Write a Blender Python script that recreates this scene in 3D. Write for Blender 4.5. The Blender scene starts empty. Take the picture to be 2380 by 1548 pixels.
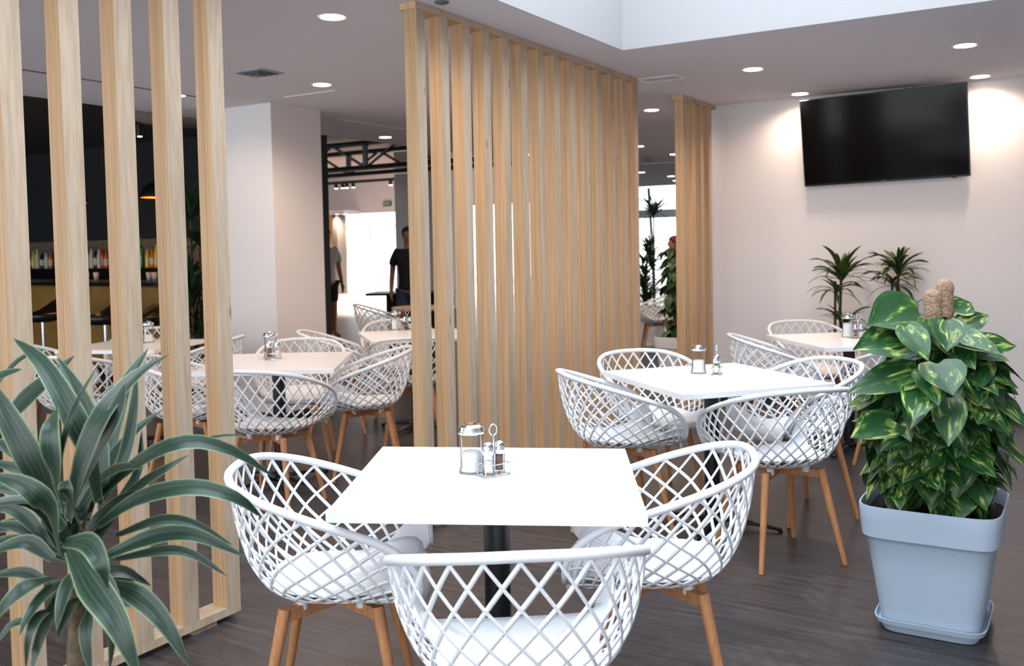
import bpy, bmesh, math, random
from mathutils import Vector, Matrix
random.seed(7)
sc = bpy.context.scene
COL = sc.collection
R = math.radians
# ------------------------------------------------------------------ camera
YAW, PITCH, ROLL, FPX, CYP = 0.54522087, -0.0466738325, -0.0189143573, 2200.33, 676.02
CAM = Vector((0, 0, 1.42))
fwd = Vector((-math.sin(YAW)*math.cos(PITCH), math.cos(YAW)*math.cos(PITCH), math.sin(PITCH)))
r0 = Vector((math.cos(YAW), math.sin(YAW), 0)); u0 = r0.cross(fwd)
rgt = r0*math.cos(ROLL) + u0*math.sin(ROLL); up = -r0*math.sin(ROLL) + u0*math.cos(ROLL)
cd = bpy.data.cameras.new('camera'); cam = bpy.data.objects.new('camera', cd); COL.objects.link(cam)
cam.matrix_world = Matrix(((rgt.x, up.x, -fwd.x, CAM.x), (rgt.y, up.y, -fwd.y, CAM.y), (rgt.z, up.z, -fwd.z, CAM.z), (0, 0, 0, 1)))
cd.sensor_width = 36; cd.sensor_fit = 'HORIZONTAL'; cd.lens = FPX/2380*36; cd.shift_y = -(774-CYP)/2380
cd.clip_start = .05; cd.clip_end = 200
cd.dof.use_dof = True; cd.dof.focus_distance = 3.0; cd.dof.aperture_fstop = 5.0
sc.camera = cam
def ray(x, y): return rgt*((x-1190)/FPX) - up*((y-CYP)/FPX) + fwd
def at(x, y, d): return CAM + ray(x, y)*d          # point at forward distance d
def atz(x, y, z): r = ray(x, y); return CAM + r*((z-CAM.z)/r.z)
# ------------------------------------------------------------------ world, view
w = bpy.data.worlds.new('world'); sc.world = w; w.use_nodes = True
bg = w.node_tree.nodes['Background']; bg.inputs[0].default_value = (.88, .95, 1.0, 1); bg.inputs[1].default_value = 3.6
sc.view_settings.view_transform = 'Standard'; sc.view_settings.look = 'None'
sc.view_settings.exposure = 0.0; sc.view_settings.gamma = 1; sc.view_settings.use_curve_mapping = False
sc.cycles.use_denoising = True; sc.cycles.max_bounces = 8; sc.cycles.diffuse_bounces = 5; sc.cycles.glossy_bounces = 4
sc.cycles.transmission_bounces = 6; sc.cycles.transparent_max_bounces = 8; sc.cycles.sample_clamp_indirect = 6
sc.cycles.caustics_reflective = False; sc.cycles.caustics_refractive = False
SKY_EMIT = 5.2; SPOT_W = 52.0
# ------------------------------------------------------------------ materials
def s2l(c): return tuple(((v/255+.055)/1.055)**2.4 if v > 10 else v/255/12.92 for v in c)
MC = {}
def mat(name, col, rough=.5, metal=0, spec=.5, emit=None, es=0, trans=0, noise=0, nscale=8, bump=0, coat=0, ior=1.45):
    if name in MC: return MC[name]
    m = bpy.data.materials.new(name); m.use_nodes = True; nt = m.node_tree; b = nt.nodes['Principled BSDF']
    c = (*s2l(col), 1); b.inputs['Base Color'].default_value = c; b.inputs['Roughness'].default_value = rough
    b.inputs['Metallic'].default_value = metal; b.inputs['Specular IOR Level'].default_value = spec; b.inputs['IOR'].default_value = ior
    b.inputs['Transmission Weight'].default_value = trans; b.inputs['Coat Weight'].default_value = coat
    if emit: b.inputs['Emission Color'].default_value = (*emit, 1); b.inputs['Emission Strength'].default_value = es
    if noise or bump:
        tc = nt.nodes.new('ShaderNodeTexCoord'); n = nt.nodes.new('ShaderNodeTexNoise'); n.inputs['Scale'].default_value = nscale; n.inputs['Detail'].default_value = 5
        nt.links.new(tc.outputs['Object'], n.inputs['Vector'])
        if noise:
            r = nt.nodes.new('ShaderNodeValToRGB'); r.color_ramp.elements[0].position = .3; r.color_ramp.elements[1].position = .7
            r.color_ramp.elements[0].color = (*[v*(1-noise) for v in c[:3]], 1); r.color_ramp.elements[1].color = (*[min(1, v*(1+noise)) for v in c[:3]], 1)
            nt.links.new(n.outputs['Fac'], r.inputs[0]); nt.links.new(r.outputs[0], b.inputs['Base Color'])
        if bump:
            bp = nt.nodes.new('ShaderNodeBump'); bp.inputs['Strength'].default_value = bump; bp.inputs['Distance'].default_value = .01
            nt.links.new(n.outputs['Fac'], bp.inputs['Height']); nt.links.new(bp.outputs[0], b.inputs['Normal'])
    MC[name] = m; return m
def wood(name, c1, c2, stretch=(14, 14, 1.2), rough=.5, knots=True, fine=55, bumpy=.15, coord='Object', rnd=.08):
    m = bpy.data.materials.new(name); m.use_nodes = True; nt = m.node_tree; N = nt.nodes; L = nt.links; b = N['Principled BSDF']
    tc = N.new('ShaderNodeTexCoord'); mp = N.new('ShaderNodeMapping'); mp.inputs['Scale'].default_value = stretch
    oi = N.new('ShaderNodeObjectInfo'); ad = N.new('ShaderNodeVectorMath'); ad.operation = 'MULTIPLY_ADD'; ad.inputs[1].default_value = (37, 17, 53)
    L.new(oi.outputs['Random'], ad.inputs[0]); L.new(tc.outputs[coord], ad.inputs[2]); L.new(ad.outputs[0], mp.inputs[0])
    n1 = N.new('ShaderNodeTexNoise'); n1.inputs['Scale'].default_value = 1; n1.inputs['Detail'].default_value = 6; n1.inputs['Distortion'].default_value = .6
    n2 = N.new('ShaderNodeTexNoise'); n2.inputs['Scale'].default_value = fine/10; n2.inputs['Detail'].default_value = 3
    L.new(mp.outputs[0], n1.inputs['Vector']); L.new(mp.outputs[0], n2.inputs['Vector'])
    mx = N.new('ShaderNodeMath'); mx.operation = 'MULTIPLY_ADD'; mx.inputs[1].default_value = .45; L.new(n2.outputs['Fac'], mx.inputs[0])
    m2 = N.new('ShaderNodeMath'); m2.operation = 'MULTIPLY'; m2.inputs[1].default_value = .55; L.new(n1.outputs['Fac'], m2.inputs[0]); L.new(m2.outputs[0], mx.inputs[2])
    r = N.new('ShaderNodeValToRGB'); r.color_ramp.elements[0].position = .36; r.color_ramp.elements[1].position = .64
    r.color_ramp.elements[0].color = (*s2l(c1), 1); r.color_ramp.elements[1].color = (*s2l(c2), 1); L.new(mx.outputs[0], r.inputs[0])
    out = r.outputs[0]
    if knots:
        v = N.new('ShaderNodeTexVoronoi'); v.inputs['Scale'].default_value = 2.6
        mk = N.new('ShaderNodeMapping'); mk.inputs['Scale'].default_value = (3.5, 3.5, 1.1); L.new(ad.outputs[0], mk.inputs[0]); L.new(mk.outputs[0], v.inputs['Vector'])
        kr = N.new('ShaderNodeValToRGB'); kr.color_ramp.elements[0].position = .02; kr.color_ramp.elements[1].position = .09
        kr.color_ramp.elements[0].color = (.45, .40, .36, 1); kr.color_ramp.elements[1].color = (1, 1, 1, 1); L.new(v.outputs['Distance'], kr.inputs[0])
        mu = N.new('ShaderNodeMixRGB'); mu.blend_type = 'MULTIPLY'; mu.inputs[0].default_value = 1; L.new(out, mu.inputs[1]); L.new(kr.outputs[0], mu.inputs[2]); out = mu.outputs[0]
    hs = N.new('ShaderNodeHueSaturation'); ma = N.new('ShaderNodeMath'); ma.operation = 'MULTIPLY_ADD'; ma.inputs[1].default_value = rnd*2; ma.inputs[2].default_value = 1-rnd
    L.new(oi.outputs['Random'], ma.inputs[0]); L.new(ma.outputs[0], hs.inputs['Value']); L.new(out, hs.inputs['Color']); L.new(hs.outputs[0], b.inputs['Base Color'])
    bp = N.new('ShaderNodeBump'); bp.inputs['Strength'].default_value = bumpy; bp.inputs['Distance'].default_value = .002; L.new(mx.outputs[0], bp.inputs['Height']); L.new(bp.outputs[0], b.inputs['Normal'])
    b.inputs['Roughness'].default_value = rough; b.inputs['Specular IOR Level'].default_value = .35
    MC[name] = m; return m
M_face = wood('oak_face', (166, 144, 121), (192, 170, 148))
M_edge = wood('oak_edge', (170, 134, 96), (199, 162, 122), stretch=(60, 60, 1.0), knots=False, fine=30)
M_leg = wood('beech_leg', (176, 116, 74), (200, 144, 100), stretch=(40, 40, 4), knots=False)
M_white = mat('white_plastic', (234, 235, 239), .35, spec=.5)
M_laminate = mat('white_laminate', (240, 240, 241), .28, spec=.5)
M_black = mat('black_metal', (16, 18, 22), .35, spec=.5)
M_chrome = mat('chrome', (225, 228, 232), .12, metal=1)
def clear(name, tint, k=.22):
    m = bpy.data.materials.new(name); m.use_nodes = True; N = m.node_tree.nodes; L = m.node_tree.links; N.remove(N['Principled BSDF']); out = N['Material Output']
    t = N.new('ShaderNodeBsdfTransparent'); t.inputs[0].default_value = (*tint, 1); g = N.new('ShaderNodeBsdfGlossy'); g.inputs['Roughness'].default_value = .04
    f = N.new('ShaderNodeLayerWeight'); f.inputs[0].default_value = k; x = N.new('ShaderNodeMixShader'); L.new(f.outputs['Fresnel'], x.inputs[0]); L.new(t.outputs[0], x.inputs[1]); L.new(g.outputs[0], x.inputs[2]); L.new(x.outputs[0], out.inputs[0]); return m
M_glass = clear('clear_glass', (.985, .99, .99), .10)
M_wallp = mat('painted_wall', (228, 224, 225), .85, spec=.2, bump=.05, nscale=220)
M_ceil = mat('ceiling_paint', (222, 220, 228), .9, spec=.1)
M_sugar = mat('sugar', (240, 240, 238), .9)
M_pepper = mat('ground_pepper', (120, 98, 84), .95, noise=.3, nscale=300)
M_dark = mat('black_wall_paint', (38, 40, 42), .8)
M_soil = mat('potting_soil', (28, 22, 18), .95, bump=.8, nscale=60, noise=.4)
def floor_mat():
    m = bpy.data.materials.new('vinyl_plank_floor'); m.use_nodes = True; N = m.node_tree.nodes; L = m.node_tree.links; b = N['Principled BSDF']
    tc = N.new('ShaderNodeTexCoord'); br = N.new('ShaderNodeTexBrick'); br.inputs['Scale'].default_value = 1; br.inputs['Brick Width'].default_value = 1.22; br.inputs['Row Height'].default_value = .19
    br.inputs['Mortar Size'].default_value = .0012; br.inputs['Color1'].default_value = (.85, .85, .85, 1); br.inputs['Color2'].default_value = (1.12, 1.1, 1.08, 1); br.inputs['Mortar'].default_value = (1.7, 1.7, 1.7, 1); br.offset = .37
    L.new(tc.outputs['Object'], br.inputs['Vector'])
    mp = N.new('ShaderNodeMapping'); mp.inputs['Scale'].default_value = (1.6, 26, 1); L.new(tc.outputs['Object'], mp.inputs[0])
    n = N.new('ShaderNodeTexNoise'); n.inputs['Scale'].default_value = 1.6; n.inputs['Detail'].default_value = 8; n.inputs['Roughness'].default_value = .65; n.inputs['Distortion'].default_value = 1.0; L.new(mp.outputs[0], n.inputs['Vector'])
    r = N.new('ShaderNodeValToRGB'); r.color_ramp.elements[0].position = .33; r.color_ramp.elements[1].position = .7
    r.color_ramp.elements[0].color = (*s2l((38, 35, 37)), 1); r.color_ramp.elements[1].color = (*s2l((78, 72, 73)), 1); L.new(n.outputs['Fac'], r.inputs[0])
    mu = N.new('ShaderNodeMixRGB'); mu.blend_type = 'MULTIPLY'; mu.inputs[0].default_value = 1; L.new(r.outputs[0], mu.inputs[1]); L.new(br.outputs['Color'], mu.inputs[2]); L.new(mu.outputs[0], b.inputs['Base Color'])
    bp = N.new('ShaderNodeBump'); bp.inputs['Strength'].default_value = .12; bp.inputs['Distance'].default_value = .003; L.new(n.outputs['Fac'], bp.inputs['Height']); L.new(bp.outputs[0], b.inputs['Normal'])
    b.inputs['Roughness'].default_value = .36; b.inputs['Specular IOR Level'].default_value = .5
    return m
def leaf_mat(name, center, edge, streak, mode):
    m = bpy.data.materials.new(name); m.use_nodes = True; N = m.node_tree.nodes; L = m.node_tree.links; b = N['Principled BSDF']
    uv = N.new('ShaderNodeUVMap'); uv.uv_map = 'UVMap'; sp = N.new('ShaderNodeSeparateXYZ'); L.new(uv.outputs[0], sp.inputs[0])
    at_ = N.new('ShaderNodeAttribute'); at_.attribute_name = 'rnd'
    if mode == 'stripe':
        a = N.new('ShaderNodeMath'); a.operation = 'SUBTRACT'; a.inputs[1].default_value = .5; L.new(sp.outputs[0], a.inputs[0])
        ab = N.new('ShaderNodeMath'); ab.operation = 'ABSOLUTE'; L.new(a.outputs[0], ab.inputs[0])
        mp = N.new('ShaderNodeMapping'); mp.inputs['Scale'].default_value = (24, 1.1, 1); L.new(uv.outputs[0], mp.inputs[0])
        n = N.new('ShaderNodeTexNoise'); n.inputs['Scale'].default_value = 1; n.inputs['Detail'].default_value = 3; L.new(mp.outputs[0], n.inputs['Vector'])
        md = N.new('ShaderNodeMath'); md.operation = 'MULTIPLY_ADD'; md.inputs[1].default_value = .16; L.new(n.outputs['Fac'], md.inputs[0]); L.new(ab.outputs[0], md.inputs[2])
        r = N.new('ShaderNodeValToRGB'); e = r.color_ramp.elements; e[0].position = .06; e[0].color = (*s2l(streak), 1); e[1].position = .60; e[1].color = (*s2l(edge), 1)
        for p, c in ((.15, center), (.27, streak), (.33, center), (.45, streak), (.50, center), (.555, edge)): x = e.new(p); x.color = (*s2l(c), 1)
        L.new(md.outputs[0], r.inputs[0]); out = r.outputs[0]
    else:
        mp = N.new('ShaderNodeMapping'); mp.inputs['Scale'].default_value = (5.5, 2.0, 1); mp.inputs['Rotation'].default_value = (0, 0, .5); L.new(uv.outputs[0], mp.inputs[0])
        sh = N.new('ShaderNodeVectorMath'); sh.operation = 'MULTIPLY_ADD'; sh.inputs[1].default_value = (31, 47, 13); L.new(at_.outputs['Vector'], sh.inputs[0]); L.new(mp.outputs[0], sh.inputs[2])
        n = N.new('ShaderNodeTexNoise'); n.inputs['Scale'].default_value = 1.1; n.inputs['Detail'].default_value = 6; n.inputs['Roughness'].default_value = .6; n.inputs['Distortion'].default_value = .8; L.new(sh.outputs[0], n.inputs['Vector'])
        r = N.new('ShaderNodeValToRGB'); e = r.color_ramp.elements; e[0].position = .50; e[0].color = (*s2l(center), 1); e[1].position = .70; e[1].color = (*s2l(edge), 1)
        x = e.new(.57); x.color = (*s2l(streak), 1); L.new(n.outputs['Fac'], r.inputs[0]); out = r.outputs[0]
    hs = N.new('ShaderNodeHueSaturation'); ma = N.new('ShaderNodeMath'); ma.operation = 'MULTIPLY_ADD'; ma.inputs[1].default_value = .5; ma.inputs[2].default_value = .75
    L.new(at_.outputs['Fac'], ma.inputs[0]); L.new(ma.outputs[0], hs.inputs['Value']); L.new(out, hs.inputs['Color']); L.new(hs.outputs[0], b.inputs['Base Color'])
    b.inputs['Roughness'].default_value = .38; b.inputs['Specular IOR Level'].default_value = .5
    return m
M_pothos = leaf_mat('pothos_leaf', (30, 70, 34), (204, 204, 118), (66, 108, 42), 'blotch')
M_dracaena = leaf_mat('striped_dracaena_leaf', (15, 33, 20), (118, 138, 106), (42, 70, 54), 'stripe')
M_dragreen = leaf_mat('dark_dracaena_leaf', (30, 48, 24), (116, 132, 58), (58, 80, 36), 'stripe')
M_yucca = leaf_mat('yucca_leaf', (34, 58, 38), (62, 86, 52), (46, 72, 44), 'stripe')
# ------------------------------------------------------------------ object helpers
def mesh(name, verts, faces, m=None, parent=None, smooth=True, loc=(0, 0, 0), mats=None, fm=None):
    me = bpy.data.meshes.new(name); me.from_pydata([tuple(v) for v in verts], [], faces); me.update()
    for x in (mats or ([m] if m else [])): me.materials.append(x)
    if fm:
        for p, i in zip(me.polygons, fm): p.material_index = i
    if smooth: me.polygons.foreach_set('use_smooth', [True]*len(me.polygons))
    o = bpy.data.objects.new(name, me); COL.objects.link(o); o.location = loc
    if parent: o.parent = parent
    return o
def empty(name, loc=(0, 0, 0), rz=0):
    o = bpy.data.objects.new(name, None); COL.objects.link(o); o.location = loc; o.rotation_euler = (0, 0, rz); o.empty_display_size = .1; return o
def tag(o, label, cat, group=None, kind=None):
    if label: o['label'] = label
    if cat: o['category'] = cat
    if group: o['group'] = group
    if kind: o['kind'] = kind
    return o
def structure(o): o['kind'] = 'structure'; return o
class MB:
    def __init__(s): s.v = []; s.f = []; s.m = []
    def add(s, v, f, mi=0):
        b = len(s.v); s.v += [tuple(p) for p in v]; s.f += [tuple(i+b for i in q) for q in f]; s.m += [mi]*len(f); return s
    def box(s, x0, x1, y0, y1, z0, z1, mi=0, faces=None, T=None):
        v = [Vector(p) for p in ((x0, y0, z0), (x1, y0, z0), (x1, y1, z0), (x0, y1, z0), (x0, y0, z1), (x1, y0, z1), (x1, y1, z1), (x0, y1, z1))]
        if T: v = [T @ p for p in v]
        f = [(0, 3, 2, 1), (4, 5, 6, 7), (0, 1, 5, 4), (1, 2, 6, 5), (2, 3, 7, 6), (3, 0, 4, 7)]
        if faces: # per-face materials: bottom, top, -y, +x, +y, -x
            for q, k in zip(f, faces): s.add(v, [q], k)
        else: s.add(v, f, mi)
        return s
    def bbox(s, x0, x1, y0, y1, z0, z1, b=.003, mi=0):  # bevelled box
        bm = bmesh.new(); bmesh.ops.create_cube(bm, size=1)
        for v in bm.verts: v.co = Vector(((x0+x1)/2+v.co.x*(x1-x0), (y0+y1)/2+v.co.y*(y1-y0), (z0+z1)/2+v.co.z*(z1-z0)))
        bmesh.ops.bevel(bm, geom=list(bm.edges), offset=b, segments=2, affect='EDGES', profile=.5)
        bm.verts.index_update(); s.add([v.co.copy() for v in bm.verts], [[v.index for v in f.verts] for f in bm.faces], mi); bm.free(); return s
    def tube(s, pts, rad, n=8, mi=0, caps=True, closed=False, flat=1.0, nrm=None):
        P = [Vector(p) for p in pts]; k = len(P); rr = rad if isinstance(rad, (list, tuple)) else [rad]*k
        v = []; ref = None
        for i, p in enumerate(P):
            t = (P[(i+1) % k]-P[(i-1) % k]) if closed else (P[min(i+1, k-1)]-P[max(i-1, 0)])
            t = t.normalized() if t.length > 1e-9 else Vector((0, 0, 1))
            if nrm is not None: ref = Vector(nrm[i])
            elif ref is None: ref = Vector((0, 0, 1)) if abs(t.z) < .9 else Vector((1, 0, 0))
            a = (ref - t*ref.dot(t))
            a = a.normalized() if a.length > 1e-6 else t.orthogonal().normalized()
            if nrm is None: ref = a
            b = t.cross(a)
            for j in range(n):
                an = 2*math.pi*j/n; v.append(p + a*(math.cos(an)*rr[i]*flat) + b*(math.sin(an)*rr[i]))
        f = []
        for i in range(k if closed else k-1):
            for j in range(n):
                i2 = (i+1) % k; f.append((i*n+j, i*n+(j+1) % n, i2*n+(j+1) % n, i2*n+j))
        if caps and not closed: f += [tuple(range(n-1, -1, -1)), tuple((k-1)*n+j for j in range(n))]
        return s.add(v, f, mi)
    def lathe(s, prof, n=32, c=(0, 0, 0), mi=0, ripple=0, rn=16, open_=False):
        v = []; k = len(prof)
        for r, z in prof:
            for j in range(n):
                a = 2*math.pi*j/n; q = r*(1+ripple*math.cos(rn*a)) if ripple else r
                v.append((c[0]+q*math.cos(a), c[1]+q*math.sin(a), c[2]+z))
        f = [(i*n+j, i*n+(j+1) % n, (i+1)*n+(j+1) % n, (i+1)*n+j) for i in range(k-1) for j in range(n)]
        if prof[0][0] > 1e-5 and not open_: f.append(tuple(range(n-1, -1, -1)))
        if prof[-1][0] > 1e-5 and not open_: f.append(tuple((k-1)*n+j for j in range(n)))
        return s.add(v, f, mi)
    def obj(s, name, m=None, parent=None, smooth=False, mats=None, loc=(0, 0, 0), auto=None):
        o = mesh(name, s.v, s.f, m, parent, smooth, loc, mats, s.m if mats else None)
        if auto:
            o.data.polygons.foreach_set('use_smooth', [True]*len(o.data.polygons))
            try: o.data.set_sharp_from_angle(angle=R(auto))
            except Exception: pass
        return o
def children(o): return [c for c in bpy.data.objects if c.parent == o]
def copy_tree(o, parent=None):
    c = o.copy(); COL.objects.link(c)
    if parent: c.parent = parent
    for ch in children(o): copy_tree(ch, c)
    return c
# ------------------------------------------------------------------ setting
H = 2.63
X1 = 2.4; YB = -2.2
floor = structure(MB().box(-27, X1, YB, 26, -.1, 0).obj('floor', floor_mat()))
# ceiling with skylight opening
SX0, SX1, SY0, SY1 = -2.49, .35, -1.0, 5.485
cm = MB()
cm.box(-6.87, SX0, YB, 18, H, H+.3)
cm.box(SX0, X1, SY1, 8.4, H, H+.3); cm.box(SX0, -2.6, 8.4, 18, H, H+.3); cm.box(SX1, X1, YB, SY1, H, H+.3); cm.box(SX0, SX1, YB, SY0, H, H+.3)
structure(cm.obj('ceiling', M_ceil))
sh = MB(); zt = H+1.15
for a in ((SX0-.05, SX0+.008, SY0-.05, SY1+.05), (SX1-.008, SX1+.05, SY0-.05, SY1+.05), (SX0, SX1, SY1-.008, SY1+.05), (SX0, SX1, SY0-.05, SY0+.008)):
    sh.box(a[0], a[1], a[2], a[3], H+.3, zt); i_ = [max(a[0], SX0), min(a[1], SX1), max(a[2], SY0), min(a[3], SY1)]; sh.box(*i_, H+.0005, H+.3)
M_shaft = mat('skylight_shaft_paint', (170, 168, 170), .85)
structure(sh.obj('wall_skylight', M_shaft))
structure(MB().box(SX0, SX1, SY0, SY1, zt, zt+.03).obj('window_1', mat('skylight_panel', (240, 245, 250), .6, emit=(.80, .905, 1.0), es=SKY_EMIT)))
# soffit lining of the opening below the shaft
structure(MB().box(-2.93, X1, 8.16, 8.4, 0, H).obj('wall_back', M_wallp))
structure(MB().box(-2.8, X1, 8.145, 8.16, 0, .075).obj('baseboard_back', mat('dark_baseboard', (40, 36, 36), .5)))
structure(MB().box(X1, X1+.2, YB, 8.4, 0, H).obj('wall_right', M_wallp))
structure(MB().box(-6.36, -5.687, 5.64, 6.225, 0, H).obj('wall_pillar', M_wallp))
structure(MB().box(-5.69, -5.65, 5.6, 6.26, 0, .0751).box(-6.36, -5.69, 5.6, 5.6405, 0, .075).obj('baseboard_pillar', MC['dark_baseboard']))
# bar zone: black walls and ceiling
structure(MB().box(-15, -7.94, 8.6, 8.8, 0, 3.85).obj('wall_bar', M_dark))
structure(MB().box(-15, -6.87, YB, 8.8, 2.95, 3.1).obj('ceiling_bar', mat('bar_ceiling', (70, 66, 62), .9)))
structure(MB().box(-15, -14.8, YB, 8.8, 0, 2.95).obj('wall_left', M_dark))
tan = structure(MB().box(-14.8, -8.3, 8.57, 8.6, 1.0, 1.62).obj('trim_1', mat('tan_bar_panel', (120, 104, 84), .7, noise=.15)))
# wavy taupe soffit edge above the bar
v = []; f = []; n = 60
for i in range(n+1):
    y = YB + (6.4-YB)*i/n; x = -7.15-.38*math.sin(y*2.3+.4)-.18*math.sin(y*1.1)
    v += [(-6.87, y, 2.635), (x, y, 2.635), (x, y, 2.94), (-6.87, y, 2.94)]
    if i: 
        for j in range(4): a = (i-1)*4; f.append((a+j, a+(j+1) % 4, a+4+(j+1) % 4, a+4+j))
f += [(3, 2, 1, 0), tuple(n*4+j for j in range(4))]
structure(mesh('trim_2', v, f, mat('taupe_soffit', (150, 132, 120), .9)))
# hall beyond
structure(MB().box(-27, -6.87, 8.8, 26, 3.85, 4.0).obj('ceiling_hall', mat('hall_ceiling', (205, 192, 184), .9)))
structure(MB().box(-6.9, -6.8, 8.8, 18, 2.93, 3.85).obj('trim_3', M_ceil))
structure(MB().box(-27.2, -27, YB, 26, 0, 3.85).obj('wall_hall_left', M_wallp))
# end wall with door opening and window opening
ew = MB()
ew.box(-27, -21.75, 24, 24.2, 0, 3.85); ew.box(-21.75, -18.75, 24, 24.2, 2.6, 3.85); ew.box(-21.75, -21.05, 24, 24.2, 0, 2.6)
ew.box(-18.75, -17.2, 24, 24.2, 0, 3.85); ew.box(-17.2, -11.2, 24, 24.2, 2.75, 3.85); ew.box(-17.2, -11.2, 24, 24.2, 0, .35); ew.box(-11.2, -10.9, 24, 24.2, 0, 3.85)
structure(ew.obj('wall_hall_end', M_wallp))
structure(MB().box(-24.5, -21.1, 23.8, 23.99, 0, 2.57).obj('wall_entrance', mat('warm_recess', (226, 180, 126), .8)))
structure(MB().box(-21.16, -20.96, 23.6, 24.0, 0, 2.57).obj('trim_4', mat('dark_jamb', (62, 58, 55), .6)))
structure(MB().box(-14.15, -12.62, 18.0, 18.5, 0, 3.85).obj('wall_column', mat('grey_column_paint', (196, 186, 184), .85)))
# entrance glass doors
dm = MB(); M_frame = mat('grey_door_frame', (120, 118, 116), .5)
for a in ((-21.05, -18.75, 2.16, 2.2), (-21.05, -21.0, 0, 2.2), (-20.02, -19.98, 0, 2.16), (-18.8, -18.75, 0, 2.6), (-21.05, -18.75, 0, .05)): dm.box(a[0], a[1], 24.05, 24.1, a[2], a[3])
door = structure(dm.obj('door_1', M_frame))
M_pane = clear('pane_glass', (.97, .98, .98), .12)
for a in ((-21.0, -20.02), (-19.98, -18.8)): MB().box(a[0], a[1], 24.07, 24.08, .05, 2.16).obj('pane', M_pane, door)
wm = MB()
for x in (-17.2, -15.7, -14.2, -12.7, -11.25): wm.box(x, x+.05, 24.05, 24.12, .35, 2.75)
win = structure(wm.box(-17.2, -11.2, 24.05, 24.12, .35, .40).box(-17.2, -11.2, 24.05, 24.12, 2.7, 2.75).obj('window_2', M_frame))
# window wall at the end of the dining aisle
ww = MB(); ww.box(-9.2, -6.87, 18, 18.15, 2.6, 3.85); ww.box(-6.8, -2.6, 18, 18.15, 2.6, 2.9).box(-9.2, -8.95, 18, 18.15, 0, 2.6).box(-2.85, -2.6, 18, 18.15, 0, 2.6)
structure(ww.obj('wall_window', M_wallp))
fw = MB()
for x in (-8.95, -5.9, -4.4, -2.9): fw.box(x, x+.05, 18.03, 18.1, 0, 2.6)
structure(fw.box(-8.95, -2.85, 18.03, 18.1, 0, .06).obj('window_3', M_frame))
structure(MB().box(-2.8, -2.6, 8.4, 18.15, 0, H).obj('wall_side', M_wallp))
# awning bar and pale terrace parapet outside the window wall
aw = MB().box(-10, -4, 20.2, 20.5, 2.02, 2.2).obj('awning_bar', mat('grey_awning', (150, 152, 158), .7)); tag(aw, 'grey awning bar outside the far window wall, above the yucca', 'awning')
for x in (-10.0, -4.1): MB().box(x, x+.1, 20.3, 20.4, 0, 2.02).obj('post', MC['grey_awning'], aw)
structure(MB().box(-30, 3, 26, 40, -.1, -.02).box(-2.6, 3, 18.15, 26, -.1, -.02).obj('floor_terrace', mat('pale_paving', (190, 186, 180), .8)))
# ceiling seams, drawn as the raised strips they are
M_seam = mat('ceiling_seam', (120, 112, 108), .8); M_seamw = mat('ceiling_strip_white', (235, 228, 222), .5)
structure(MB().box(-5.93, -5.905, 3.0, 5.2, H-.004, H+.001).obj('trim_5', M_seam))
structure(MB().box(-5.40, -4.87, 5.50, 5.515, H-.006, H+.001).obj('trim_6', M_seamw))
structure(MB().box(-5.92, -5.905, 6.7, 7.7, H-.006, H+.001).obj('trim_7', M_seamw))
structure(MB().box(-6.6, -5.0, 13.3, 13.36, H-.006, H+.001).obj('trim_8', M_seamw))
# ------------------------------------------------------------------ wooden slat screens
PITCHS = .2008
def screen(name, y0, y1, n, label, far_over=0):
    root = empty(name, (-2.81, y0, 0)); tag(root, label, 'screen', 'oak slat screens standing in one line')
    L = y1-y0
    MB().box(-.097, .003, -.005, L+.003, H-.036, H-.001, faces=(1, 0, 1, 0, 1, 0)).obj('top_beam', None, root, mats=[M_face, M_edge])
    MB().box(-.095, 0, 0, L, .022, .053, faces=(1, 0, 1, 0, 1, 0)).obj('bottom_board', None, root, mats=[M_face, M_edge])
    first = None
    sm = MB(); z0, z1 = .053, H-.036
    sm.box(-.075, -.0385, 0, .070, z0, z1, faces=(1, 1, 1, 0, 1, 0)); sm.box(-.0373, 0, 0, .070, z0, z1, faces=(1, 1, 1, 0, 1, 0)); sm.box(-.0386, -.0372, .0015, .0685, z0, z1, mi=1)
    for k in range(n):
        if first is None: o = first = sm.obj('slat', None, root, mats=[M_face, M_edge])
        else: o = first.copy(); COL.objects.link(o)
        o.parent = root; o.location = (0, k*PITCHS, 0)
    fy = [.10, L-.22] if L > 1 else [.1, L-.25]
    for y in fy: MB().box(-.075, -.012, y, y+.11, 0, .022, faces=(1, 1, 1, 0, 1, 0)).obj('foot', None, root, mats=[M_face, M_edge])
    return root
screen('slat_screen', 2.548-2.681, 2.548, 14, 'pale oak slat screen beside the striped foreground dracaena, leftmost screen')
screen('slat_screen', 3.776, 6.457, 14, 'tall pale oak slat screen standing in the centre of the room')
screen('slat_screen', 7.373, 8.142, 4, 'short oak slat screen with few slats against the white back wall')
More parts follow.
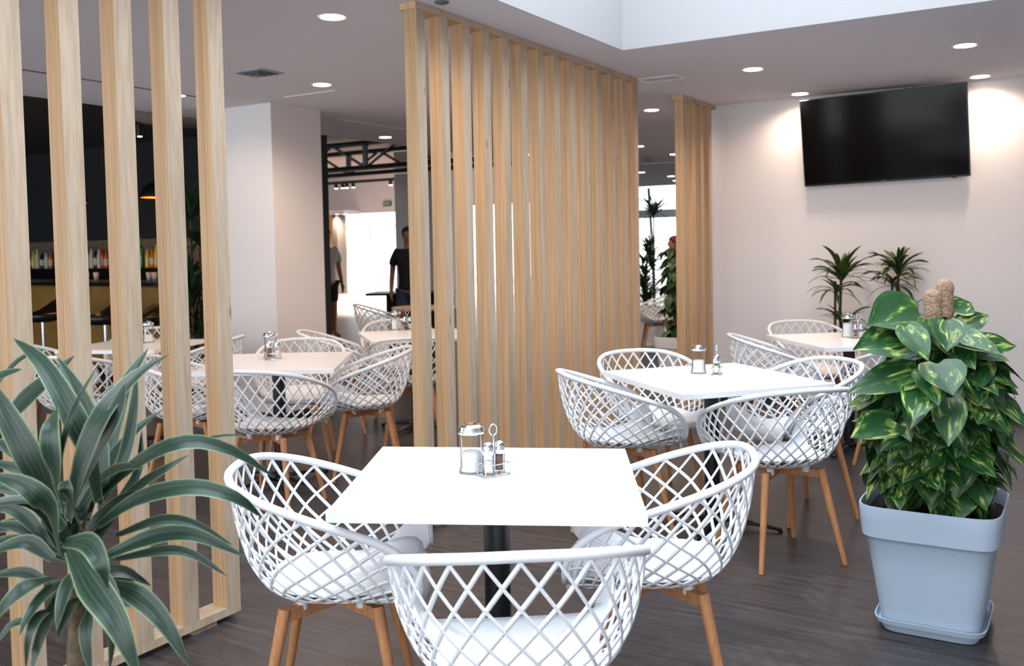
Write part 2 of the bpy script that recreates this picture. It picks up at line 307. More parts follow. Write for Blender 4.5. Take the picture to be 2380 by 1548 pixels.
# ------------------------------------------------------------------ lattice armchair
RT = [0, .12, .25, .4, .52, .65, .77, .86, .93, 1.0]
SX, SYc = .995, 1.064
RP = [(0, -.27, .80), (.105, -.263, .797), (.20, -.225, .785), (.27, -.14, .755), (.298, -.03, .715), (.30, .08, .672), (.293, .16, .635), (.28, .215, .585), (.262, .245, .53), (.235, .25, .465)]
RP = [Vector((x*SX, y*SYc, .4235+(z-.415)*(.7909-.4235)/.385)) for x, y, z in RP]
def rimp(t):
    a = abs(t); s = 1 if t >= 0 else -1; i = 0
    while i < len(RT)-2 and a >= RT[i+1]: i += 1
    def g(j):
        if j < 0: return Vector((-RP[-j].x, RP[-j].y, RP[-j].z)), -RT[-j]
        if j >= len(RT): return 2*RP[-1]-RP[-2], 2*RT[-1]-RT[-2]
        return RP[j], RT[j]
    (p0, t0), (p1, t1), (p2, t2), (p3, t3) = g(i-1), g(i), g(i+1), g(i+2)
    m1 = (p2-p0)/(t2-t0)*(t2-t1); m2 = (p3-p1)/(t3-t1)*(t2-t1); u = (a-t1)/(t2-t1)
    h = p1*(2*u**3-3*u*u+1) + m1*(u**3-2*u*u+u) + p2*(3*u*u-2*u**3) + m2*(u**3-u*u)
    return Vector((s*h.x, h.y, h.z))
ZB = .4235
def shell(t, v):
    r = rimp(t); k = 1-v
    p1 = Vector((r.x*.95, r.y*.93, ZB+(r.z-ZB)*.42)); p2 = Vector((r.x*.78, r.y*.76, ZB+.003)); p3 = Vector((r.x*.32, r.y*.32, ZB))
    return r*k**3 + p1*(3*k*k*v) + p2*(3*k*v*v) + p3*v**3
def shell_n(t, v):
    e = 1e-3; a = shell(min(1, t+e), v)-shell(max(-1, t-e), v); b = shell(t, min(1, v+e))-shell(t, max(0, v-e)); n = a.cross(b)
    n = n.normalized() if n.length > 1e-12 else Vector((0, 0, -1))
    c = shell(t, v)-Vector((0, 0, .62))
    return n if n.dot(c) > 0 else -n
def make_chair():
    root = empty('lattice_armchair')
    # rim: round tube from front corner to front corner, thicker along the back
    ts = [-1+2*i/64 for i in range(65)]
    rim = MB().tube([rimp(t) for t in ts], [.0122 if abs(t) < .8 else .0122-.003*(abs(t)-.8)/.2 for t in ts], n=10)
    rim.obj('rim', M_white, root, True)
    # lattice: two families of diagonal ribs running from the rim down under the seat
    lat = MB(); NR = 23; tw = .50
    for fam, (rad, sg) in enumerate(((.0060, -1), (.0043, 1))):
        for k in range(-7, NR+8):
            t0 = -1+2*(k+.5-.27*fam)/NR; pts = []; nn = []
            for i in range(23):
                v = i/22*.95; t = t0 + sg*tw*v
                if abs(t) > .985: continue
                pts.append(shell(t, v)-shell_n(t, v)*(.0018*(1-fam))); nn.append(shell_n(t, v))
            if len(pts) > 2: lat.tube(pts, rad, n=6, nrm=nn, flat=.75)
    lat.obj('lattice_shell', M_white, root, True)
    # seat pan with waterfall front edge
    def v0(t):
        a = abs(t)
        if a < .60: return .68
        u = (a-.60)/.40; return .68-.40*u*u*(3-2*u)
    B = []
    for i in range(41):
        t = -1+2*i/40; v = v0(t); B.append(shell(t, v)-shell_n(t, v)*.010)
    a, b = B[-1].copy(), B[0].copy()
    for i in range(1, 16):
        u = i/16; p = a.lerp(b, u); s = math.sin(math.pi*u); p.y += .020*s; p.z -= .012*s; B.append(p)
    c = Vector((0, .01, .441)); nB = len(B); vs = []; fs = []; NRg = 9
    for j in range(1, NRg+1):
        q = j/NRg
        for p in B:
            x = c.lerp(p, q); x.z = c.z+(p.z-c.z)*q**2.3; vs.append(x)
    vs.append(c); ci = len(vs)-1
    for j in range(NRg-1):
        for i in range(nB): fs.append((j*nB+i, j*nB+(i+1) % nB, (j+1)*nB+(i+1) % nB, (j+1)*nB+i))
    for i in range(nB): fs.append((ci, (i+1) % nB, i))
    # rolled front lip
    lip = [p for p in B[40:]] + [B[0]]
    base = len(vs)
    for k in range(1, 4):
        for p in lip: x = p.copy(); x.y += .010*math.sin(k/3*math.pi/2); x.z -= .018*(1-math.cos(k/3*math.pi/2)) + .004*k; vs.append(x)
    m = len(lip)
    def li(k, i): return ((NRg-1)*nB + ((40+i) % nB)) if k == 0 else base+(k-1)*m+i
    for k in range(3):
        for i in range(m-1): fs.append((li(k, i), li(k, i+1), li(k+1, i+1), li(k+1, i)))
    def inw(p): q = Vector((-p.x, -p.y*.3, .25 if p.z < .5 else 0)); return q.normalized()
    # solid flaps under the arm ends
    for s in (-1, 1):
        b0 = len(vs); na, nv = 10, 10
        for i in range(na+1):
            for j in range(nv+1):
                q = j/nv; a0_ = .905-.15*q**.8; a_ = a0_+(.997-a0_)*i/na; t = s*a_; v = q*(v0(t)+.05)
                vs.append(shell(t, v)-shell_n(t, v)*.0095)
        for i in range(na):
            for j in range(nv): fs.append((b0+i*(nv+1)+j, b0+(i+1)*(nv+1)+j, b0+(i+1)*(nv+1)+j+1, b0+i*(nv+1)+j+1))
    pan = mesh('seat', vs, fs, M_white, root)
    md = pan.modifiers.new('thick', 'SOLIDIFY'); md.thickness = .006; md.offset = 0
    # wooden leg frame: crossed bars under the seat
    fr = MB(); tops = [(.135, .135), (-.135, .135), (-.135, -.125), (.135, -.125)]; feet = [(.205, .212), (-.205, .212), (-.205, -.205), (.205, -.205)]
    for (x0, y0), (x1, y1) in ((tops[0], tops[2]), (tops[1], tops[3])):
        d = Vector((x1-x0, y1-y0, 0)); L = d.length; T = Matrix.Translation((x0, y0, 0)) @ Matrix.Rotation(math.atan2(d.y, d.x), 4, 'Z')
        z = .376 if x0 > 0 else .3765
        fr.box(0, L, -.011, .011, z, z+.034, T=T)
    fr.obj('leg_frame', M_leg, root)
    for (tx, ty), (fx, fy) in zip(tops, feet):
        a = Vector((tx, ty, .412)); b = Vector((fx, fy, 0)); n = 7
        MB().tube([a.lerp(b, i/n) for i in range(n+1)], [.0185-.0075*i/n for i in range(n+1)], n=14, nrm=[(1, 0, 0)]*(n+1)).obj('leg', M_leg, root, auto=40)
    for sx in (-1, 1):
        for sy in (-1, 1):
            k = MB().lathe([(.0155, .395), (.0165, .400), (.0165, .422)], 14, (sx*.088, sy*.085, 0)).obj('mounting_knob', M_white, root, auto=40)
            MB().lathe([(.004, .378), (.004, .396)], 8, (sx*.088, sy*.085, 0)).obj('screw', M_chrome, k)
    return root
chair0 = make_chair(); used = [False]
def chair(x, y, deg, label, group, z=0):
    o = chair0 if not used[0] else copy_tree(chair0)
    used[0] = True; o.location = (x, y, z); o.rotation_euler = (0, 0, R(deg)); tag(o, label, 'chair', group); return o
G1, G2, G3, G4, G5, G7 = ('white lattice armchairs around the front table', 'white lattice armchairs around the right middle table', 'white lattice armchairs around the table by the back wall', 'white lattice armchairs around the table behind the left screen gap', 'white lattice armchairs around the rear table beyond the gap', 'white lattice armchairs around the table seen through the left screen')
chair(-1.89, 2.083, -57, 'white lattice armchair at the left end of the front table', G1)
chair(-1.104, 2.638, 114.5, 'white lattice armchair at the right end of the front table', G1)
chair(-1.132, 1.865, 35, 'nearest white lattice armchair, seen from behind, cut off by the bottom edge', G1)
chair(-2.001, 4.297, -47, 'white lattice armchair left of the right middle table, in front of the central screen', G2)
chair(-2.085, 4.96, -131, 'white lattice armchair behind the right middle table, beside the central screen', G2)
chair(-1.18, 4.235, 46, 'white lattice armchair with its back to us at the right middle table', G2)
chair(-1.273, 4.953, 141, 'white lattice armchair at the right middle table, half behind the potted pothos', G2)
chair(-1.80, 6.34, -65, 'white lattice armchair left of the table by the back wall', G3)
chair(-1.788, 7.313, -141, 'white lattice armchair between its table and the back wall', G3)
chair(-.95, 6.16, 42, 'white lattice armchair at the back wall table, mostly hidden by the pothos leaves', G3)
chair(-3.853, 3.758, 16, 'white lattice armchair with its back to us, right beside the left screen', G4)
chair(-3.88, 4.611, 128, 'white lattice armchair just left of the central screen, turned to its table', G4)
chair(-4.586, 4.752, -142, 'white lattice armchair behind the table in front of the white pillar', G4)
chair(-4.66, 3.86, -55, 'white lattice armchair seen between the two right slats of the left screen', G4)
chair(-5.021, 5.602, -50, 'white lattice armchair with its rim in front of the pillar foot', G5)
chair(-4.205, 5.50, 38, 'white lattice armchair partly behind the left edge of the central screen', G5)
chair(-5.047, 6.41, -142, 'white lattice armchair on the far side of the rear table', G5)
chair(-6.947, 8.494, -52, 'beige looking lattice armchair beside the small round table in the rear', 'rear lattice armchairs seen alone')
chair(-6.55, 5.05, -140, 'white lattice armchair behind its table, nearest to the bar stools', G7)
chair(-6.3, 4.02, -50, 'leftmost white lattice armchair, seen between slats of the left screen', G7)
chair(-5.60, 4.78, 118, 'white lattice armchair right of the table seen through the left screen', G7)
chair(-5.55, 3.75, 25, 'white lattice armchair with its back to the left screen, in front of its table', G7)
chair(-4.66, 11.25, 118, 'tan looking lattice armchair in front of white planters, between two screens', 'rear lattice armchairs seen alone')
# ------------------------------------------------------------------ tables
def table(x, y, deg, wx, wy, label, h=.75, lean=0):
    root = empty('cafe_table', (x, y, 0), R(deg)); tag(root, label, 'table', 'square white cafe tables')
    MB().bbox(-wx/2, wx/2, -wy/2, wy/2, h-.027, h, .0015).obj('tabletop', M_laminate, root)
    if lean: tt = children(root)[0]; tt.rotation_euler.y = lean; tt.location.x = -h*math.sin(lean)
    MB().lathe([(.038, .035), (.038, h-.035)], 28).obj('column', M_black, root, auto=40)
    MB().box(-.16, .16, -.16, .16, h-.036, h-.027).obj('mounting_plate', M_black, root)
    b = MB()
    for k in range(4):
        a = k*math.pi/2+math.pi/4; c, s = math.cos(a), math.sin(a)
        pts = [(c*.02, s*.02, .038), (c*.12, s*.12, .040), (c*.24, s*.24, .028), (c*.34, s*.34, .013)]
        b.tube(pts, [.030, .028, .022, .016], n=10, nrm=[(0, 0, 1)]*4, flat=.45)
    b.lathe([(.06, .02), (.06, .045), (.038, .055)], 20); b.obj('base', M_black, root, True)
    for k in range(4):
        a = k*math.pi/2+math.pi/4
        MB().lathe([(.012, 0), (.012, .012)], 12, (math.cos(a)*.335, math.sin(a)*.335, 0)).obj('glide', M_black, root)
    return root
table(-1.4714, 2.3136, 28.5, .812, .791, 'front white square table with black column, nearest the camera', lean=.0176)
table(-1.599, 4.546, 49.3, .80, .881, 'white square table turned cornerwise, right of the central screen')
table(-1.37, 6.66, 39, .80, .92, 'white square table nearest the back wall and television')
table(-4.211, 4.175, 34, .80, .90, 'square table with tan sheen seen in the gap right of the left screen')
table(-4.493, 5.929, 47, .80, .82, 'square table at the left edge of the central screen, behind another table')
table(-6.02, 4.52, 22, .76, .78, 'square table seen through the slats of the left screen, before the bar')
rt = empty('round_table', (-6.5, 8.75, 0)); tag(rt, 'small round tan table far back beside the central screen edge', 'table')
M_tan = mat('tan_table_top', (205, 178, 150), .4)
MB().lathe([(.36, .722), (.365, .73), (.365, .745), (.36, .75)], 48).obj('tabletop', M_tan, rt, auto=40)
MB().lathe([(.03, .03), (.03, .722)], 20).obj('column', M_black, rt, auto=40)
MB().lathe([(.22, 0), (.22, .012), (.04, .03)], 32).obj('base', M_black, rt, auto=40)
# ------------------------------------------------------------------ condiments
def dispenser(p, label, s=1.0, fill=.6, rz=0):
    root = empty('sugar_dispenser', p, rz); root.scale = (s, s, s); tag(root, label, 'sugar dispenser', 'glass sugar dispensers on the tables')
    prof = [(.0345, 0), (.0365, .004), (.0360, .014), (.0325, .020), (.0325, .095), (.0345, .112), (.0350, .121)]
    g = MB().lathe(prof, 64, ripple=.012, rn=16, open_=True); inner = [(r-.0022, z+.005 if i == 0 else z) for i, (r, z) in enumerate(prof)]
    g.lathe([(r, z) for r, z in reversed(inner)][:1] + [(r, z) for r, z in reversed(inner)][1:], 48, open_=True); g.obj('glass_body', M_glass, root, True)
    MB().lathe([(.0295, .008), (.0300, .012), (.0298, .095*fill), (.024, .095*fill+.006), (.0, .095*fill+.009)], 32).obj('sugar', M_sugar, root, True)
    MB().lathe([(.0372, .116), (.0385, .119), (.0385, .128), (.0375, .130), (.0362, .137), (.028, .143), (.006, .1445), (0, .1445)], 40).obj('lid', M_chrome, root, auto=30)
    MB().box(-.009, .009, -.002, .020, .1445, .1465).obj('flap', M_chrome, root)
def shaker(p, label, kind, s=1.0):
    root = empty(kind, p); root.scale = (s, s, s); tag(root, label, 'shaker', 'salt and pepper shakers on the tables')
    MB().lathe([(.0150, 0), (.0155, .003), (.0155, .058), (.0145, .062), (.0130, .060), (.0130, .008), (0, .008)], 28).obj('glass_body', M_glass, root, auto=40)
    top = .052 if kind == 'pepper_shaker' else .038
    MB().lathe([(.0122, .0085), (.0126, .012), (.0126, top), (0, top+.003)], 24).obj('filling', M_pepper if kind == 'pepper_shaker' else M_sugar, root, True)
    MB().lathe([(.0165, .056), (.0168, .058), (.0168, .076), (.0150, .084), (.0100, .090), (.0040, .0925), (0, .093)], 28).obj('cap', M_chrome, root, auto=45)
def caddy(p, rz, label, s=1.0):
    root = empty('condiment_caddy', p, rz); root.scale = (s, s, s); tag(root, label, 'condiment caddy', 'wire condiment caddies on the tables')
    wr = .0016; b = MB(); hw, hd = .042, .021
    loop = [(-hw, -hd, 0), (hw, -hd, 0), (hw, hd, 0), (-hw, hd, 0)]
    for z in (.0022, .034):
        pts = []
        for i in range(4):
            a, c = Vector(loop[i]), Vector(loop[(i+1) % 4])
            pts += [a.lerp(c, t)+Vector((0, 0, z)) for t in (.06, .3, .7, .94)]
        b.tube(pts, wr, n=6, closed=True)
    for x, y, _ in loop:
        b.tube([(x, y, .0016), (x, y, .034), (x*1.08, y*1.15, .042), (x*1.22, y*1.2, .040)], wr, n=6)
    b.tube([(0, -hd, .0022), (0, hd, .0022)], wr, n=6)
    b.obj('wire_basket', M_chrome, root, True)
    pts = [(0, 0, .002), (0, 0, .115)] + [(.013*math.sin(a)*1.0, 0, .131-.016*math.cos(a)) for a in [R(20+d) for d in range(0, 325, 20)]]
    MB().tube(pts, .0021, n=7).obj('handle', M_chrome, root, True)
def cond_set(jar, salt, pep, rz, where, s=1.0, sf=1.0, jf=.6):
    if jar: dispenser(jar, 'sugar dispenser with chrome lid standing on '+where, s, jf)
    c = (Vector(salt)+Vector(pep))/2
    shaker(Vector(salt)+Vector((0, 0, .0062)), 'salt shaker with chrome dome cap on '+where, 'salt_shaker', sf)
    shaker(Vector(pep)+Vector((0, 0, .0062)), 'pepper shaker with brown filling on '+where, 'pepper_shaker', sf)
    caddy(c, rz, 'wire caddy with loop handle on '+where, s)
def pair(c, deg, g=.0195):
    d = Vector((math.cos(R(deg)), math.sin(R(deg)), 0))*g; c = Vector(c); return c-d, c+d
a, b = pair((-1.482, 2.322, .75), 66); cond_set((-1.555, 2.315, .75), a, b, R(66), 'the front table', 1.03, 1.03, .62)
a, b = pair((-1.600, 4.63, .75), 100); cond_set((-1.700, 4.640, .75), a, b, R(100), 'the table right of the central screen', 1.03, 1.03, .65)
b, a = pair((-1.325, 6.73, .75), 40, .0205); cond_set((-1.405, 6.79, .75), a, b, R(40), 'the table by the back wall', 1.12, 1.0, .85)
b, a = pair((-4.31, 4.235, .75), 52, .024); cond_set((-4.41, 4.31, .75), a, b, R(52), 'the tan table in front of the pillar', 1.1, 1.2, .2)
b, a = pair((-4.775, 6.20, .75), 60, .024); cond_set((-4.875, 6.17, .75), a, b, R(60), 'the rear table beside the central screen', 1.1, 1.15, .8)
a, b = pair((-6.0, 4.62, .75), 60); dispenser((-6.04, 4.66, .75), 'sugar dispenser on the table before the bar, behind the left screen', 1.1, .5)
dispenser((-6.45, 8.72, .75), 'sugar dispenser on the small round rear table', 1.2, .7)
# ------------------------------------------------------------------ television
tv = empty('television', (-1.4, 8.157, 2.24)); tag(tv, 'large black flat television tilted forward high on the back wall', 'television')
T = Matrix.Translation((0, -.085, 0)) @ Matrix.Rotation(R(-9.5), 4, 'X').inverted()
def tilt(o): o.matrix_local = Matrix.Translation((0, -.10, 0)) @ Matrix.Rotation(R(9.5), 4, 'X') @ Matrix.Rotation(R(-1.0), 4, 'Y'); return o
tilt(MB().bbox(-.63, .63, -.012, .028, -.357, .357, .004).obj('housing', mat('tv_black', (10, 10, 12), .3), tv))
tilt(MB().box(-.620, .620, -.0135, -.0118, -.340, .348).obj('screen', mat('tv_glass', (3, 3, 5), .10, spec=.22), tv))
tilt(MB().box(-.02, .02, -.0140, -.0120, -.351, -.3465).obj('brand_mark', mat('tv_mark', (120, 122, 128), .4), tv))
tilt(MB().bbox(.50, .53, -.004, .012, -.364, -.356, .001).obj('sensor', MC['tv_black'], tv))
MB().box(-.2, .2, -.025, -.0, -.15, .15).box(-.15, -.10, -.09, -.02, -.1, .1).box(.10, .15, -.09, -.02, -.1, .1).obj('wall_bracket', M_black, tv)
MB().tube([(.17, -.03, .30), (.172, -.035, .36), (.17, -.02, .388)], .004, n=6).tube([(.22, -.03, .30), (.222, -.035, .36), (.22, -.02, .388)], .004, n=6).obj('cable', M_black, tv)
# ------------------------------------------------------------------ ceiling fittings
M_lamp = mat('lamp_disc', (255, 250, 240), .5, emit=(1.0, .86, .70), es=14)
dl0 = None
def downlight(x, y, label, wt=1.0, z=H, group='round recessed ceiling downlights', rad=.062):
    root = empty('downlight', (x, y, z)); tag(root, label, 'downlight', group)
    MB().lathe([(rad, -.001), (rad+.016, -.004), (rad+.018, 0), (rad, .002)][:4], 32, open_=True).obj('trim_ring', mat('lamp_ring', (235, 232, 230), .4), root, auto=40)
    MB().lathe([(rad, -.0035), (rad, -.0010)], 32).obj('lens', M_lamp, root)
    if wt > 0:
        ld = bpy.data.lights.new('downlight_beam', 'SPOT'); ld.energy = SPOT_W*wt; ld.color = (1.0, .76, .58); ld.spot_size = R(158); ld.spot_blend = .8; ld.shadow_soft_size = .05
        lo = bpy.data.objects.new('downlight_beam', ld); COL.objects.link(lo); lo.parent = root; lo.location = (0, 0, -.02)
    return root
for x, y, lb, wt in ((-3.36, 3.79, 'downlight at the top, between the left screen and the central screen', 1), (-4.79, 5.27, 'downlight above the white pillar corner', 1.7), (-6.50, 8.13, 'downlight near the open hall edge, left of the central screen', 1),
    (-2.005, 6.62, 'left downlight of the pair in front of the television', .8), (-.66, 6.64, 'downlight in the upper right corner, right of the television', .8), (-2.02, 7.955, 'downlight close to the wall at the upper left corner of the television', .9),
    (-.69, 7.975, 'downlight close to the wall at the upper right corner of the television', .9), (-3.37, 8.05, 'downlight between the central and the short slat screen', 1), (-4.74, 10.9, 'small downlight touching the far edge of the central screen', 1),
    (-4.78, 12.2, 'small downlight touching the left edge of the short screen', 1), (-6.42, 14.85, 'second row downlight in the ceiling beyond the screens, left side', .7), (-6.38, 16.1, 'far downlight beyond the screens nearest the windows', .5), (-6.75, 17.3, 'farthest tiny downlight above the window wall', 0)):
    downlight(x, y, lb, wt)
for x, y, lb in ((-4.79, 2.4, 'added unseen downlight behind the left screen above its nearest slats'), (-3.36, 6.6, 'added unseen downlight directly behind the far end of the central screen'), (-3.37, 10.9, 'added unseen downlight behind the short screen, next to the side wall'), (-4.79, 8.1, 'added unseen downlight behind the middle of the central screen'), (-6.3, 2.4, 'added unseen downlight behind the left screen on the bar side'), (-6.3, 10.9, 'added unseen downlight behind the central screen, nearer row by the open hall'), (-6.3, 12.4, 'added unseen downlight behind the central screen, farther row by the open hall')): downlight(x, y, lb, 1)  # unseen lamps added behind the screens to raise the warm bounce light
vt = empty('air_diffuser', (-4.80, 4.655, H)); tag(vt, 'square grey ceiling air diffuser left of the pillar downlight', 'ceiling vent')
MB().box(-.13, .13, -.11, .11, -.008, 0).obj('frame', mat('diffuser_grey', (150, 165, 172), .4), vt); q = MB()
for k in range(3): 
    s = .10-.03*k; q.box(-s, s, -s*.85, s*.85, -.014-.006*k, -.008-.006*k)
q.obj('louvre', mat('diffuser_dark', (58, 72, 80), .4), vt)
vt = empty('ceiling_vent', (-2.665, 6.56, H)); tag(vt, 'rectangular white ceiling vent grille beside the central screen', 'ceiling vent')
fr = MB(); fr.box(-.15, .15, -.09, -.075, -.008, 0).box(-.15, .15, .075, .09, -.008, 0).box(-.15, -.135, -.075, .075, -.008, 0).box(.135, .15, -.075, .075, -.008, 0).obj('frame', mat('vent_frame', (240, 240, 240), .3), vt)
MB().box(-.135, .135, -.075, .075, -.002, 0).obj('duct', mat('vent_dark', (46, 43, 42), .8), vt); q = MB()
for k in range(6): q.box(-.135, .135, -.066+k*.025, -.062+k*.025, -.0045, -.002)
q.obj('louvre', MC['vent_frame'], vt)
downlight(-5.98, 4.95, 'downlight behind the right slat of the left screen, before the pillar', .35)
sd = empty('smoke_detector', (-5.30, 12.5, H)); tag(sd, 'small round smoke detector on the ceiling between the two slat screens', 'smoke detector')
MB().lathe([(.05, -.05), (.075, -.03), (.08, -.012), (.055, -.010), (.055, 0)], 28).obj('housing', mat('detector_grey', (150, 140, 135), .5), sd, auto=40)
sd = empty('smoke_detector', (-2.72, 3.87, H)); tag(sd, 'dark sensor disc on the ceiling at the top of the central screen', 'smoke detector')
MB().lathe([(.02, -.012), (.035, -.006), (.036, 0)], 24).obj('housing', mat('sensor_dark', (90, 92, 98), .5), sd, auto=40)
# ------------------------------------------------------------------ exit sign
def text_mesh(name, body, size, m, parent, loc, rot=(math.pi/2, 0, 0), ext=.002):
    cu = bpy.data.curves.new(name, 'FONT'); cu.body = body; cu.size = size; cu.extrude = ext; cu.align_x = 'CENTER'; cu.align_y = 'CENTER'
    t = bpy.data.objects.new(name, cu); COL.objects.link(t); dg = bpy.context.evaluated_depsgraph_get(); me = bpy.data.meshes.new_from_object(t.evaluated_get(dg)); bpy.data.objects.remove(t)
    o = bpy.data.objects.new(name, me); COL.objects.link(o); me.materials.clear(); me.materials.append(m); o.parent = parent; o.location = loc; o.rotation_euler = rot; return o
ex = empty('exit_sign', (-19.157, 23.99, 2.87)); tag(ex, 'green exit sign on the white wall above the bright entrance doors', 'sign')
MB().box(-.16, .16, -.03, .0, -.08, .08).obj('panel', mat('exit_green', (40, 110, 80), .5), ex)
text_mesh('lettering', 'EXIT', .13, mat('sign_white', (225, 235, 228), .5), ex, (0, -.032, 0))
# ------------------------------------------------------------------ planter with pothos
def sqring(hx, hy, z, n=64, p=7.0, c=(0, 0)):
    out = []
    for i in range(n):
        a = 2*math.pi*i/n; ca, sa = math.cos(a), math.sin(a); k = (abs(ca)**p+abs(sa)**p)**(-1/p); out.append(Vector((c[0]+hx*k*ca, c[1]+hy*k*sa, z)))
    return out
def loft(rings, close_bottom=True):
    n = len(rings[0]); v = [p for r in rings for p in r]
    f = [(i*n+j, i*n+(j+1) % n, (i+1)*n+(j+1) % n, (i+1)*n+j) for i in range(len(rings)-1) for j in range(n)]
    if close_bottom: f.append(tuple(range(n-1, -1, -1)))
    return v, f
M_pot = mat('pale_blue_grey_planter', (178, 194, 212), .5, bump=.03, nscale=150)
def square_planter(name, loc, label, cat='planter', hx=.236, hy=.25, h=.47, m=M_pot, group=None):
    root = empty(name, loc); tag(root, label, cat, group); k = hx/.236; g = h/.47
    prof = [(.145, .030), (.165, .032), (.178, .12), (.196, .24), (.211, .34), (.2185, .352), (.2265, .358), (.232, .42), (.236, .466), (.2355, .470), (.2295, .470), (.228, .465), (.222, .40)]
    v, f = loft([sqring(a*k, a*k*hy/hx, z*g) for a, z in prof]); mesh('pot', v, f, m, root, False); 
    o = children(root)[0]; o.data.polygons.foreach_set('use_smooth', [True]*len(o.data.polygons)); o.data.set_sharp_from_angle(angle=R(35))
    prof = [(.150, 0), (.158, .003), (.172, .030), (.176, .047), (.180, .052), (.183, .050), (.183, .047), (.1775, .047), (.172, .034), (.15, .030)]
    prof = [(.150, 0), (.160, .002), (.172, .030), (.182, .033), (.188, .052), (.184, .053), (.176, .034), (.15, .029)]
    v, f = loft([sqring(a*k, a*k*hy/hx, z*g) for a, z in prof]); o = mesh('saucer', v, f, m, root, False); o.data.polygons.foreach_set('use_smooth', [True]*len(o.data.polygons)); o.data.set_sharp_from_angle(angle=R(35))
    zz = .415*g; r = sqring(.2225*k, .2225*k*hy/hx, zz); mesh('soil', r+[Vector((0, 0, zz+.01))], [(i, (i+1) % 64, 64) for i in range(64)], M_soil, root)
    return root
PC = Vector((-.469, 3.75, 0))
square_planter('square_planter', PC, 'pale blue-grey square planter with saucer on the floor at the right edge')
class Leaves:
    def __init__(s): s.v = []; s.f = []; s.uv = []; s.r = []
    def strip(s, spine, width, normal, rnd, fold=.25, prof=None, nx=4):
        """long leaf: spine points, half-width profile over its length, fold of the two halves"""
        P = [Vector(p) for p in spine]; k = len(P); b = len(s.v)
        for i, p in enumerate(P):
            t = (P[min(i+1, k-1)]-P[max(i-1, 0)]).normalized(); n = normal[i] if isinstance(normal, list) else normal
            sd = t.cross(n); sd = sd.normalized() if sd.length > 1e-6 else t.orthogonal().normalized(); nn = sd.cross(t)
            u = i/(k-1); wv = width*(prof(u) if prof else (min(1, .45+1.6*u) * (1-u**3)**.9))
            for j in range(nx+1):
                q = -1+2*j/nx; s.v.append(p + sd*(wv*q) + nn*(abs(q)*fold*wv)); s.uv.append((j/nx, u)); 
        for i in range(k-1):
            for j in range(nx): a = b+i*(nx+1)+j; s.f.append((a, a+1, a+nx+2, a+nx+1)); s.r.append(rnd)
    def obj(s, name, m, parent=None):
        me = bpy.data.meshes.new(name); me.from_pydata([tuple(v) for v in s.v], [], s.f); me.materials.append(m)
        uv = me.uv_layers.new(name='UVMap'); co = []
        for l in me.loops: co += s.uv[l.vertex_index]
        uv.data.foreach_set('uv', co)
        at_ = me.attributes.new('rnd', 'FLOAT', 'FACE'); at_.data.foreach_set('value', s.r)
        me.polygons.foreach_set('use_smooth', [True]*len(me.polygons)); o = bpy.data.objects.new(name, me); COL.objects.link(o)
        if parent: o.parent = parent
        return o
def heart(L, base, dirn, nrm, size, rnd, curl=.25, wf=.40):
    """heart-shaped leaf hanging from base along dirn"""
    t = Vector(dirn).normalized(); n = Vector(nrm); n = (n-t*n.dot(t)).normalized(); sd = t.cross(n); b = len(L.v); K = 11; nx = 6
    tw = random.uniform(-.35, .35)
    for i in range(K+1):
        u = i/K; wv = size*wf*(math.sin(math.pi*min(1, u**.62*.98+.02))**.8)*(1 if u < .75 else (1-(u-.75)/.25*.25)) if 0 < i < K else size*.01
        if i == 0: wv = size*.16
        dr = -curl*size*u*u
        for j in range(nx+1):
            q = -1+2*j/nx; back = (-.10*size*abs(q)**1.5) if i < 3 else 0
            wavy = math.sin(u*9+q*3+rnd*20)*.012*size*abs(q)
            p = base + t*(size*u+back) + sd*(wv*q + tw*size*.12*u*u) + n*(dr + .20*wv*abs(q)**1.3 + wavy)
            L.v.append(p); L.uv.append((j/nx*wf*2, u+rnd*3))
    for i in range(K):
        for j in range(nx): a = b+i*(nx+1)+j; L.f.append((a, a+1, a+nx+2, a+nx+1)); L.r.append(rnd)
pl = empty('pothos_plant', PC+Vector((0, 0, .42))); tag(pl, 'bushy variegated pothos climbing two moss poles in the right planter', 'potted plant')
M_moss = mat('coir_moss_pole', (176, 146, 122), .95, noise=.35, nscale=140, bump=1.0)
def coir(x, y, z1, tilt_):
    b = MB(); n = 60
    pts = [(x+tilt_[0]*i/n, y+tilt_[1]*i/n, z1*i/n) for i in range(n+1)]
    rr = [(.040 if x < tB.x-.001 else .030)+.0016*math.sin(i*2.1)+.0015*random.random() for i in range(n+1)]; rr[-1] = .6*rr[0]; rr[-2] = .88*rr[0]
    b.tube(pts, rr, n=18)
    for k in range(120):     # loose fibres
        z = random.uniform(z1*.72, z1*.99); a = random.uniform(0, 6.28); u = z/z1; cx, cy = x+tilt_[0]*u, y+tilt_[1]*u; rr_ = (.0415 if x < tB.x-.001 else .0315); da = random.uniform(.3, .9)
        b.tube([(cx+math.cos(a+da*q)*rr_, cy+math.sin(a+da*q)*rr_, z+random.uniform(-.004, .004)) for q in (0, .33, .66, 1)], .0009, n=4)
    b.obj('moss_pole', M_moss, pl, True)
ptA = at(2167, 673, 3.32); ptB = at(2196, 665, 3.52)
loc = PC+Vector((0, 0, .42)); tA = ptA-loc; tB = ptB-loc
coir(tA.x+.02, tA.y+.02, tA.z, (-.02, -.02)); coir(tB.x, tB.y, tB.z+.025, (0, 0))
PL = Leaves(); stems = MB()
ax = Vector((tA.x*.6+tB.x*.4, tA.y*.5+tB.y*.5, 0))
rnd = random.Random(11)
